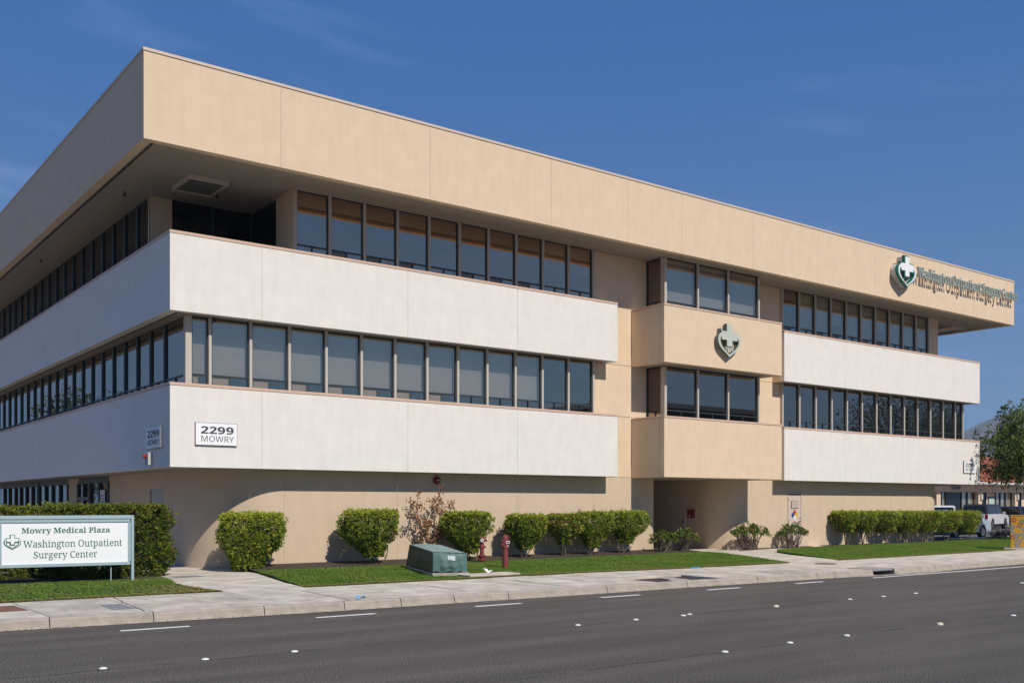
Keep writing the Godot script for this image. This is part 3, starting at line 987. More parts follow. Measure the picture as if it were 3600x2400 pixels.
	for q in [[-2.97, 5.7, -3.3, 8.6], [0.62, 6.6, 0.42, 8.9], [5.9, 6.8, 5.72, 9.1], [3.45, 6.4, 3.2, 8.7], [-1.5, 7.1, -0.9, 7.5], [7.0, 7.6, 7.5, 8.6], [11.9, 7.4, 12.6, 7.6], [19.4, 7.2, 19.1, 9.2], [22.3, 6.9, 22.9, 8.0]]:
		s = MB.new()
		var pa := Vector2(q[0], q[1])
		var pb := Vector2(q[2], q[3])
		var last := pa
		for i in 8:
			var nx := pa.lerp(pb, (i + 1) / 8.0) + Vector2(rng.randf_range(-0.03, 0.03), rng.randf_range(-0.03, 0.03))
			var sd := (nx - last).orthogonal().normalized() * rng.randf_range(0.004, 0.012)
			s.quad(Vector3(last.x + sd.x, -0.0515, last.y + sd.y), Vector3(last.x - sd.x, -0.0515, last.y - sd.y), Vector3(nx.x - sd.x, -0.0515, nx.y - sd.y), Vector3(nx.x + sd.x, -0.0515, nx.y + sd.y))
			last = nx
		part("crack", s.mesh(), M.cast, walk)
	s = MB.new()
	for i in 170:
		var gx := rng.randf_range(-8.0, 26.0)
		var gz := lerpf(along(BACK, gx) + 0.1, along(EDGE, gx) - 0.25, rng.randf())
		if gx > 8.0 and gx < 10.6 and gz > 7.8:
			continue
		s.lathe([Vector2(rng.randf_range(0.010, 0.03), -0.0512), Vector2(0, -0.0508)], Vector3(gx, 0, gz), 7)
	part("gum_spots", s.mesh(), M.cover_grey, walk).set_meta("kind", "stuff")

	# paths from the sidewalk to the building
	s = MB.new()
	s.slab(PackedVector2Array([Vector2(-0.76, 5.60), Vector2(1.0, 5.72), Vector2(1.2, 4.3), Vector2(1.97, 0.76), Vector2(2.6, -0.2), Vector2(2.6, -1.0), Vector2(1.3, -3.0), Vector2(1.34, -34.0), Vector2(-1.6, -34.0), Vector2(-1.6, -2.0), Vector2(-0.5, 0.9), Vector2(-0.95, 3.2)]), -0.2, -0.052)
	struct("path", s.mesh(), M.concrete2)
	bx_struct("access_cover", Vector3(-0.3, -0.1, 0.78), Vector3(0.42, -0.047, 1.42), M.cover_grey, "grey utility cover set in the path beside the tall hedge", "utility cover")
	s = MB.new()
	s.slab(PackedVector2Array([Vector2(16.7, 6.34), Vector2(19.4, 6.36), Vector2(19.75, 5.56), Vector2(20.8, 3.35), Vector2(21.9, 1.74), Vector2(24.0, 0.75), Vector2(28.0, 0.25), Vector2(28.0, -0.72), Vector2(22.6, -1.0), Vector2(22.6, -7.0), Vector2(18.5, -7.0), Vector2(18.5, -0.75), Vector2(19.3, 0.7), Vector2(18.9, 2.9), Vector2(17.5, 5.2)]), -0.2, -0.052)
	struct("path", s.mesh(), M.concrete2)

	# planting beds along the wall
	s = strip_xz(1.95, 19.3, 0.8, func(_x): return -0.72, func(x): return along([Vector2(1.9, 0.85), Vector2(8.5, 1.0), Vector2(12, 0.9), Vector2(19.4, 0.8)], x), 0.08, 0.0)
	struct("planting_bed", s.mesh(), M.dirt)
	s = MB.new()
	s.slab(PackedVector2Array([Vector2(21.6, 0.35), Vector2(24.0, -0.15), Vector2(27.0, -0.2), Vector2(27.2, -0.72), Vector2(23.4, -0.72)]), -0.2, -0.03)
	struct("planting_bed", s.mesh(), M.dirt)
	s = strip_xz(28.0, 41.0, 0.8, func(_x): return -1.4, func(_x): return 0.5, -0.03, -0.02)
	struct("planting_bed", s.mesh(), M.dirt)
	s = strip_xz(-12.0, -0.62, 0.8, func(_x): return -2.6, func(_x): return 1.55, -0.03, -0.015)
	struct("planting_bed", s.mesh(), M.dirt)
	bx_struct("foundation_edge", Vector3(2.35, -0.1, -0.72), Vector3(5.6, 0.045, -0.62), M.concrete2)

	# lawns
	lawn_sheet(0)
	lawn_sheet(1)
	lawn_sheet(2)

	# the car park on the right and behind
	s = MB.new()
	s.quad(Vector3(41.0, -0.12, -1.6), Vector3(150, -0.12, -1.6), Vector3(150, -0.12, -60), Vector3(41.0, -0.12, -60))
	struct("car_park", s.mesh(), M.lot)
	bx_struct("car_park_curb", Vector3(40.2, -0.2, -1.75), Vector3(60.0, 0.0, -1.5), M.concrete2)
	bx_struct("car_park_curb", Vector3(58.0, -0.2, -19.2), Vector3(100.0, 0.02, -17.6), M.concrete2)
	s = MB.new()
	s.quad(Vector3(-60, -0.12, -3.0), Vector3(-1.6, -0.12, -3.0), Vector3(-1.6, -0.12, -120), Vector3(-60, -0.12, -120))
	struct("car_park", s.mesh(), M.lot_left)
	# hills far beyond the car park
	s = MB.new()
	var hn := FastNoiseLite.new()
	hn.seed = 5
	hn.frequency = 0.0011
	hn.fractal_octaves = 5
	var H := func(r: float, a: float) -> Vector3:
		var d := Vector3(sin(a), 0, -cos(a))
		var k := smoothstep(1750.0, 2500.0, r) * (1.0 - smoothstep(2700.0, 3600.0, r) * 0.4)
		var ad := rad_to_deg(a)
		var ridge := 30.0 + 175.0 * smoothstep(54.0, 64.5, ad) - 40.0 * smoothstep(72.0, 90.0, ad)
		return d * r + Vector3(-8, -2.0 + k * ridge * (1.0 + 0.18 * hn.get_noise_2d(d.x * r, d.z * r)) + k * 14.0 * hn.get_noise_2d(d.x * r * 4.0, d.z * r * 4.0), 25)
	for i in 90:
		for j in 26:
			var a0 := deg_to_rad(48.0 + i * 0.6)
			var a1 := deg_to_rad(48.0 + (i + 1) * 0.6)
			var r0 := 1700.0 + j * 70.0
			var r1 := r0 + 70.0
			s.quad(H.call(r0, a0), H.call(r0, a1), H.call(r1, a1), H.call(r1, a0))
	struct("hills", s.mesh(), M.hill)


func bx_struct(called: String, a: Vector3, b: Vector3, m: Material, label := "", category := "") -> MeshInstance3D:
	var s := MB.new()
	s.cbox(a, b, 0.008)
	if label:
		var o := part(called, s.mesh(), m, self)
		tag(o, label, category)
		return o
	return struct(called, s.mesh(), m)


func curb_piece(parent: Node, a: float, b: float) -> void:
	var prof := [Vector2(0.0, -0.24), Vector2(-0.035, -0.085), Vector2(-0.05, -0.065), Vector2(-0.075, -0.056), Vector2(-0.15, -0.056), Vector2(-0.15, -0.24)]   # (z from edge, y)
	var s := MB.new()
	var k := maxi(1, int((b - a) / 1.5))
	for i in k:
		var xa := lerpf(a, b, float(i) / k)
		var xb := lerpf(a, b, float(i + 1) / k)
		var ea := along(EDGE, xa)
		var eb := along(EDGE, xb)
		for j in prof.size() - 1:
			var p: Vector2 = prof[j]
			var q: Vector2 = prof[j + 1]
			s.quad(Vector3(xa, p.y, ea + p.x), Vector3(xb, p.y, eb + p.x), Vector3(xb, q.y, eb + q.x), Vector3(xa, q.y, ea + q.x))
	for end in [[a, b], [b, a]]:
		var ring := []
		for p in prof:
			ring.append(Vector3(end[0], p.y, along(EDGE, end[0]) + p.x))
		s.face(ring, Vector3(end[1], -0.1, ring[0].z))
	part("curb_stone", s.mesh(), M.curb, parent)


func slab_piece(parent: Node, a: float, b: float, z0: Callable, z1: Callable, m: Material) -> void:
	var dy := rng.randf_range(-0.004, 0.003)
	var y := -0.058 + dy
	var s := MB.new()
	var e := 0.006
	s.hexa([Vector3(a, -0.2, z1.call(a)), Vector3(b, -0.2, z1.call(b)), Vector3(b, -0.2, z0.call(b)), Vector3(a, -0.2, z0.call(a)),
		Vector3(a, y - e, z1.call(a)), Vector3(b, y - e, z1.call(b)), Vector3(b, y - e, z0.call(b)), Vector3(a, y - e, z0.call(a))])
	s.hexa([Vector3(a, y - e, z1.call(a)), Vector3(b, y - e, z1.call(b)), Vector3(b, y - e, z0.call(b)), Vector3(a, y - e, z0.call(a)),
		Vector3(a + e, y, z1.call(a) - e), Vector3(b - e, y, z1.call(b) - e), Vector3(b - e, y, z0.call(b) + e), Vector3(a + e, y, z0.call(a) + e)])
	part("paving_slab", s.mesh(), m, parent)


# a lawn is a four-sided patch: u along the sidewalk, t away from it
func lawn_at(k: int, u: float, t: float) -> Vector3:
	var x := 0.0
	var z := 0.0
	var zb := 0.0
	if k == 0:      # beside the sign
		var xr := lerpf(lerpf(-0.80, -1.05, smoothstep(0, 0.5, t)), -0.62, smoothstep(0.4, 1.0, t))
		x = lerpf(-16.0, xr, u)
		z = along(BACK, x) - 0.01
		zb = 1.45
	elif k == 1:    # the long middle lawn
		var xl := lerpf(1.02, 1.98, t)
		var xr := lerpf(16.8, 19.4, pow(t, 0.8))
		x = lerpf(xl, xr, u)
		z = along(BACK, x) - 0.01
		zb = along([Vector2(1.9, 0.80), Vector2(3.5, 0.85), Vector2(8.5, 1.0), Vector2(12, 0.9), Vector2(19.4, 0.8)], x)
	else:           # the far lawn on the right
		var xl := lerpf(19.35, 22.0, pow(t, 1.05)) + 0.9 * smoothstep(0.85, 1.0, t)
		x = lerpf(xl, 48.0, pow(u, 1.3))
		z = along(BACK, x) - 0.01
		zb = along([Vector2(18, 2.0), Vector2(21.4, 1.72), Vector2(24, 0.72), Vector2(28, 0.25), Vector2(34, 0.4), Vector2(48, -1.3)], x)
	var zz := lerpf(z, zb, t)
	var y := -0.05 + (0.05 if k == 1 else 0.035) * smoothstep(0.0, 0.85, t)
	if k == 0:
		y = -0.05 + 0.03 * smoothstep(0.0, 0.6, t)
	return Vector3(x, y, zz)


func lawn_sheet(k: int) -> void:
	var s := MB.new()
	for i in 40:
		for j in 8:
			var a := lawn_at(k, i / 40.0, j / 8.0)
			var b := lawn_at(k, (i + 1) / 40.0, j / 8.0)
			var c := lawn_at(k, (i + 1) / 40.0, (j + 1) / 8.0)
			var d := lawn_at(k, i / 40.0, (j + 1) / 8.0)
			s.quad(a, b, c, d)
			var dn := Vector3(0, 0.25, 0)
			if j == 0:
				s.quad(a - dn, b - dn, b, a)
			if i == 0:
				s.quad(d - dn, a - dn, a, d)
			if i == 39:
				s.quad(b - dn, c - dn, c, b)
	struct("lawn", s.mesh(), M.turf)


func clump(blades: int, r: float, h: float) -> ArrayMesh:
	var s := MB.new()
	s.colored = true
	for i in blades:
		var a := rng.randf() * TAU
		var p := Vector3(cos(a), 0, sin(a)) * r * sqrt(rng.randf())
		var lean := Vector3(rng.randf_range(-1, 1), 0, rng.randf_range(-1, 1)) * h * 0.45
		var side := Vector3(cos(a + 1.3), 0, sin(a + 1.3)) * 0.0042
		var hh := h * rng.randf_range(0.6, 1.15)
		var mid := p + Vector3(0, hh * 0.55, 0) + lean * 0.35
		var tip := p + Vector3(0, hh, 0) + lean
		var g := rng.randf_range(0.75, 1.25)
		s.col = Color(g, g, g)
		var up := Vector3(lean.x, 0.7, lean.z).normalized()
		s.tris(p - side, p + side, mid + side * 0.8, up, up, up)
		s.tris(p - side, mid + side * 0.8, mid - side * 0.8, up, up, up)
		s.tris(mid - side * 0.8, mid + side * 0.8, tip, up, up, up)
	return s.mesh()


func make_lawn_grass() -> void:
	var m := clump(18, 0.06, 0.036)
	var tone := FastNoiseLite.new()
	tone.seed = 31
	tone.frequency = 0.55
	tone.fractal_octaves = 3
	var count := [11000, 34000, 30000]
	for k in 3:
		var mm := MultiMesh.new()
		mm.transform_format = MultiMesh.TRANSFORM_3D
		mm.use_colors = true
		mm.mesh = m
		mm.instance_count = count[k]
		for i in count[k]:
			var t := rng.randf()
			var u := rng.randf()
			if k == 0:
				u = 1.0 - u * 0.75
			if rng.randf() < 0.16:
				t = rng.randf() * 0.035
			var p := lawn_at(k, u, t)
			var dry := (1.0 - smoothstep(0.0, 0.07, t)) * 0.75 + 0.16 * rng.randf()
			if k == 0:
				dry += 0.9 * smoothstep(0.88, 1.0, u) * (1.0 - smoothstep(0.2, 0.6, t))
			var n := tone.get_noise_2d(p.x, p.z)
			dry = clampf(dry + 0.35 * maxf(n, 0.0) * rng.randf(), 0, 1) * rng.randf_range(0.5, 1.0)
			var green := Color(0.17, 0.35, 0.045).lerp(Color(0.27, 0.43, 0.075), clampf(0.5 + n, 0, 1))
			var c := green.lerp(Color(0.60, 0.42, 0.20), dry * 0.95)
			var g := rng.randf_range(0.8, 1.2)
			var sc := rng.randf_range(0.75, 1.25) * (0.8 if k < 2 else 0.9)
			var b := Basis(Vector3.UP, rng.randf() * TAU).scaled(Vector3(1.0, sc, 1.0))
			mm.set_instance_transform(i, Transform3D(b, p + Vector3(rng.randf_range(-0.03, 0.03), -0.004, rng.randf_range(-0.03, 0.03))))
			mm.set_instance_color(i, Color(c.r * g, c.g * g, c.b * g))
		var o := MultiMeshInstance3D.new()
		o.name = numbered("lawn_grass")
		o.multimesh = mm
		o.material_override = M.grass
		add_child(o)
		tag(o, ["short mown grass around the medical plaza sign", "short mown grass of the long lawn in front of the building", "short mown grass of the far lawn right of the entrance path"][k], "grass", "", "stuff")
	# dry leaves along the gutter and the lawn edges
	var s := MB.new()
	for i in 900:
		var p := Vector3.ZERO
		if i < 330:
			var x := rng.randf_range(-8, 26)
			p = Vector3(x, -0.20, along(EDGE, x) + rng.randf_range(-0.03, 0.12) * rng.randf())
		elif i < 620:
			var q := lawn_at(1 + i % 2, rng.randf(), rng.randf())
			p = q + Vector3(0, 0.05, 0)
		elif i < 760:
			p = lawn_at(0, rng.randf_range(0.5, 1), rng.randf()) + Vector3(0, 0.04, 0)
		else:
			var q := lawn_at(i % 3, rng.randf(), 0.0)
			p = q + Vector3(0, 0.02, rng.randf_range(-0.05, 0.1))
		var a := rng.randf() * TAU
		var l := rng.randf_range(0.02, 0.045)
		s.leaf(p, Vector3(cos(a), rng.randf_range(-0.2, 0.3), sin(a)) * l, Vector3(-sin(a), rng.randf_range(0, 0.4), cos(a)) * l * 0.35, Color(0.34, 0.21, 0.10).lerp(Color(0.16, 0.09, 0.045), rng.randf()))
	tag(part("fallen_leaves", s.mesh(), M.leaf, self), "dry brown leaves scattered on lawns and in the gutter", "fallen leaves", "", "stuff")


# ---------- plants ----------
func rvec() -> Vector3:
	return Vector3(rng.randfn(), rng.randfn(), rng.randfn()).normalized()


func twig(s: MB, a: Vector3, b: Vector3, r0: float, r1: float, bend: float, n := 4) -> Array:
	var path := []
	var rad := []
	var off := rvec() * bend
	for i in n + 1:
		var t := float(i) / n
		path.append(a.lerp(b, t) + off * sin(t * PI))
		rad.append(lerpf(r0, r1, t))
	s.tube(path, rad, 6, true)
	return path


func clipped_shrub(label: String, group: String, x: float, z: float, w: float, d: float, top: float, bot: float, tx: float, leaves: int, taper: float, yellow: float, lean := 0.0, called := "clipped_shrub", cat := "shrub", brown := 0.04, size := 1.0) -> Node3D:
	# a flat-topped clipped crown on a few bare stems; tx is where the stems leave the ground
	var y0 := 0.01
	var t := thing(called, label, cat, Vector3(tx, y0, z), 0.0, group)
	var ox := x - tx
	var s := MB.new()
	var nz := FastNoiseLite.new()
	nz.seed = rng.randi() % 1000
	nz.frequency = 2.2
	var hh := top - y0
	var b0 := bot - y0
	var W := func(f: float, ang: float) -> float: return lerpf(taper, 1.0, smoothstep(0.0, 0.62, f)) * (1.0 - 0.10 * smoothstep(0.86, 1.0, f)) * (1.0 + 0.24 * nz.get_noise_2d(cos(ang) * 1.2 + f * 0.9, sin(ang) * 1.2))
	for i in int(leaves * 0.45):
		var ang := rng.randf() * TAU
		var ca := cos(ang)
		var sa := sin(ang)
		var sup := pow(pow(absf(ca), 4.0) + pow(absf(sa), 4.0), -0.25)
		var f := rng.randf()
		var deep := 1.0
		var out := Vector3(ca, 0, sa)
		var r := rng.randf()
		var low := b0 + 0.30 * maxf(nz.get_noise_2d(ca * 0.9 + 9.0, sa * 0.9), -0.12) * hh
		if r < 0.24:      # the clipped top
			f = 1.0 - absf(rng.randfn()) * 0.02
			deep = sqrt(rng.randf())
			out = Vector3(ca * 0.3, 1, sa * 0.3)
		elif r < 0.74:
			deep = 1.0 - absf(rng.randfn()) * 0.085
		elif r < 0.78:    # underside
			f = absf(rng.randfn()) * 0.07
			deep = sqrt(rng.randf())
			out = Vector3(ca, -0.8, sa)
		else:
			deep = sqrt(rng.randf()) * 0.95
			out = rvec()
		var k: float = W.call(f, ang) * sup * deep
		var p := Vector3(ox * (0.35 + 0.65 * minf(1.0, f * 2.5)) + k * ca * w / 2.0 + lean * (1.0 - f), lerpf(low, hh, f), k * sa * d / 2.0)
		if nz.get_noise_3d(p.x * 1.8 + 3.0, p.y * 1.8, p.z * 1.8) < -0.26 and f < 0.9 and deep > 0.75:
			continue
		p.y += 0.022 * nz.get_noise_2d(p.x * 2.5, p.z * 2.5) + (absf(rng.randfn()) * 0.014 + (rng.randf() * 0.09 if rng.randf() < 0.05 else 0.0) if f > 0.95 else 0.0)
		var tone := rng.randf()
		var dim := 0.55 if called != "clipped_shrub" else 0.88
		var fresh := rng.randf() < (smoothstep(0.80, 1.0, f) * 0.85 + 0.26) * yellow
		var dead := not fresh and rng.randf() < brown
		for q in 8:
			var dir := (out.normalized() + rvec() * 1.0 + Vector3(0, 0.3, 0)).normalized()
			var side := dir.cross(rvec()).normalized()
			var l := rng.randf_range(0.036, 0.064) * size
			var col := Color(0.29, 0.36, 0.042).lerp(Color(0.10, 0.165, 0.027), clampf(tone + rng.randf_range(-0.3, 0.3), 0, 1))
			if fresh:
				col = Color(0.52, 0.53, 0.06).lerp(Color(0.33, 0.40, 0.05), rng.randf())
			elif dead:
				col = Color(0.34, 0.17, 0.06).lerp(Color(0.30, 0.23, 0.08), rng.randf())
			s.leaf(p + rvec() * 0.045 * size, dir * l, side * l * rng.randf_range(0.32, 0.46), Color(col.r * dim, col.g * dim, col.b * dim))
	part("foliage", s.mesh(), M.leaf, t)
	var st := MB.new()
	var n := 2 + rng.randi() % 3
	for i in n:
		var a := TAU * i / n + rng.randf() * 0.8
		var foot := Vector3(cos(a), 0, sin(a)) * 0.03 + Vector3(0, -0.06, 0)
		var knee := Vector3(ox * 0.4 + cos(a) * w * 0.24, b0 + 0.12 * hh, sin(a) * d * 0.22)
		var path := twig(st, foot, knee, 0.024, 0.015, 0.06)
		for q in 3:
			twig(st, path[-1], Vector3(ox + cos(a + q - 1.0) * w * 0.33, lerpf(b0, hh, 0.25 + 0.15 * q), sin(a + q - 1.0) * d * 0.30), 0.011, 0.004, 0.05)
	part("stem", st.mesh(), M.bark, t)
	return t


func laurel(label: String, x: float, z: float, w: float, h: float, sprays: int, group: String) -> void:
	# an open bush of twisting bare stems with rosettes of broad glossy leaves
	var t := thing("laurel_bush", label, "bush", Vector3(x, -0.03, z), 0.0, group)
	var st := MB.new()
	var s := MB.new()
	var feet := []
	for i in 5:
		feet.append(Vector3(rng.randf_range(-0.22, 0.22) * w, -0.02, rng.randf_range(-0.1, 0.1)))
	for i in sprays:
		var a := rng.randf() * TAU
		var r := sqrt(rng.randf())
		var tip := Vector3(cos(a) * r * w * 0.5, h * (0.30 + 0.66 * (1.0 - r * r * 0.55) * rng.randf_range(0.55, 1.0)), sin(a) * r * 0.42)
		if i % 3 == 0:
			twig(st, feet[i % 5], tip, 0.02, 0.006, 0.08, 5)
		for q in 11 + rng.randi() % 6:
			var dir := (rvec() + Vector3(0, 0.45, 0) + Vector3(tip.x, 0, tip.z) * 0.3).normalized()
			var l := rng.randf_range(0.06, 0.10)
			var col := Color(0.07, 0.125, 0.028).lerp(Color(0.17, 0.23, 0.045), rng.randf())
			var v := rng.randf()
			if v < 0.08:
				col = Color(0.24, 0.22, 0.04)
			elif v < 0.13:
				col = Color(0.22, 0.07, 0.035)
			s.leaf(tip + rvec() * 0.055, dir * l, dir.cross(rvec()).normalized() * l * 0.3, col)
	part("foliage", s.mesh(), M.leaf_gloss, t)
	part("stem", st.mesh(), M.bark, t)


func maple(x: float, z: float) -> void:
	var t := thing("maple_sapling", "small bare-stemmed maple with sparse rust red leaves behind the green tarp box", "tree", Vector3(x, 0, z))
	var st := MB.new()
	var s := MB.new()
	var tips := []
	# two main limbs forking low down
	var limbs := [
		[Vector3(0, -0.05, 0), Vector3(-0.10, 0.45, 0.02), Vector3(-0.28, 0.85, 0.0), Vector3(-0.46, 1.2, -0.05), Vector3(-0.52, 1.65, 0.0), Vector3(-0.50, 2.02, 0.02)],
		[Vector3(0.02, -0.05, 0), Vector3(0.10, 0.42, 0.0), Vector3(0.22, 0.72, 0.03), Vector3(0.34, 1.25, 0.05), Vector3(0.38, 1.75, 0.0), Vector3(0.26, 2.12, 0.0)],
		[Vector3(-0.28, 0.85, 0.0), Vector3(-0.12, 1.15, 0.08), Vector3(0.02, 1.5, 0.1), Vector3(-0.02, 1.72, 0.12)],
		[Vector3(0.22, 0.72, 0.03), Vector3(0.42, 0.95, 0.05), Vector3(0.60, 1.3, 0.0), Vector3(0.78, 1.75, 0.0)],
		[Vector3(-0.1, 0.45, 0.02), Vector3(-0.34, 0.9, 0.1), Vector3(-0.62, 1.25, 0.12), Vector3(-0.66, 1.5, 0.1)]]
	for l in limbs:
		var rad := []
		for i in l.size():
			rad.append(lerpf(0.038 if l.size() > 4 else 0.018, 0.005, float(i) / (l.size() - 1)))
		st.tube(l, rad, 7)
		for i in range(1, l.size()):
			for q in 5:
				var a: Vector3 = l[i - 1].lerp(l[i], rng.randf())
				var b := a + (rvec() + Vector3(0, 0.5, 0)) * rng.randf_range(0.10, 0.28)
				b.z *= 0.8
				if a.y > 0.55:
					twig(st, a, b, 0.006, 0.002, 0.02, 2)
					tips.append(b)
					tips.append(a.lerp(b, 0.6))
	for p in tips:
		for q in 10:
			if rng.randf() < 0.2:
				continue
			var dir := (rvec() + Vector3(0, -0.35, 0)).normalized()
			var l := rng.randf_range(0.045, 0.08)
			var col := Color(0.38, 0.17, 0.08).lerp(Color(0.30, 0.20, 0.10), rng.randf())
			if rng.randf() < 0.15:
				col = Color(0.34, 0.05, 0.045)
			s.leaf(p + rvec() * 0.07, dir * l, dir.cross(rvec()).normalized() * l * 0.42, col)
	part("trunk", st.mesh(), M.bark, t)
	part("crown", s.mesh(), M.leaf, t)


func pepper_tree(label: String, x: float, z: float, base: float, cy: float, rx: float, ry: float, strands: int, low: float) -> void:
	var t := thing("pepper_tree", label, "tree", Vector3(x, base, z))
	var st := MB.new()
	var s := MB.new()
	st.tube([Vector3(0.1, -0.2, 0), Vector3(0.0, 1.0, 0.05), Vector3(-0.15, 2.0, 0), Vector3(-0.1, 3.0, 0.1)], [0.26, 0.2, 0.17, 0.14], 10)
	for i in 9:
		var a := TAU * i / 9.0 + rng.randf()
		var e := Vector3(cos(a) * rx * 0.6, cy + rng.randf_range(-0.6, 1.0) * ry * 0.5, sin(a) * rx * 0.6)
		twig(st, Vector3(-0.1, 2.0 + rng.randf() * 1.2, 0.05), e, 0.09, 0.02, 0.3, 5)
	for i in strands:
		var d := rvec()
		var rr := pow(rng.randf(), 0.4)
		# lobes make the outline uneven
		var lob := 0.78 + 0.22 * sin(d.x * 5.0 + 1.0) * cos(d.z * 4.0 + d.y * 3.0) + 0.12 * sin(d.y * 9.0 + d.x * 7.0)
		var p := Vector3(d.x * rx, cy + maxf(d.y, -0.55) * ry, d.z * rx) * 1.0
		p = Vector3(p.x * rr * lob, cy + (p.y - cy) * rr * lob, p.z * rr * lob)
		var out := Vector3(p.x, 0, p.z).normalized()
		var n := rng.randi_range(22, 44)
		var drop := rng.randf_range(0.5, 1.5)
		var tone := rng.randf()
		var stop := low + rng.randf_range(-0.55, 0.8)
		for q in n:
			var f := float(q) / n
			var c := p + out * (0.28 * sin(f * 1.6)) + Vector3(0, 0.10 * sin(f * PI) - drop * f * f, 0)
			if c.y < stop:
				break
			c += rvec() * 0.07
			var dir := (rvec() * 0.8 + Vector3(0, -0.75, 0) + out * 0.3).normalized()
			var l := rng.randf_range(0.09, 0.16)
			var col := Color(0.055, 0.09, 0.022).lerp(Color(0.15, 0.20, 0.045), clampf(tone + rng.randf_range(-0.3, 0.3), 0, 1))
			s.leaf(c, dir * l, dir.cross(rvec()).normalized() * l * 0.26, col)
	part("trunk", st.mesh(), M.bark, t)
	part("crown", s.mesh(), M.leaf, t)


func broad_tree(label: String, at: Vector3, h: float, r: float, leaves: int, group: String) -> void:
	var t := thing("broad_tree", label, "tree", at, 0.0, group)
	var st := MB.new()
	var s := MB.new()
	st.tube([Vector3(0, -0.3, 0), Vector3(0.1, h * 0.25, 0), Vector3(0, h * 0.6, 0.1)], [r * 0.09, r * 0.07, r * 0.03], 9)
	var lobes := []
	for i in 16:
		var d := rvec()
		lobes.append(Vector3(d.x * r * 0.62, h * 0.62 + d.y * h * 0.24, d.z * r * 0.62))
		twig(st, Vector3(0, h * rng.randf_range(0.25, 0.5), 0), lobes[i], r * 0.03, r * 0.008, 0.3, 4)
	for i in leaves:
		var c: Vector3 = lobes[i % 16]
		var d := rvec()
		var p := c + d * r * 0.42 * pow(rng.randf(), 0.4)
		var dir := (d + rvec()).normalized()
		var l := rng.randf_range(0.18, 0.36)
		s.leaf(p, dir * l, dir.cross(rvec()).normalized() * l * 0.36, Color(0.05, 0.075, 0.022).lerp(Color(0.115, 0.14, 0.04), rng.randf()))
	part("trunk", st.mesh(), M.bark, t)
	part("crown", s.mesh(), M.leaf, t)


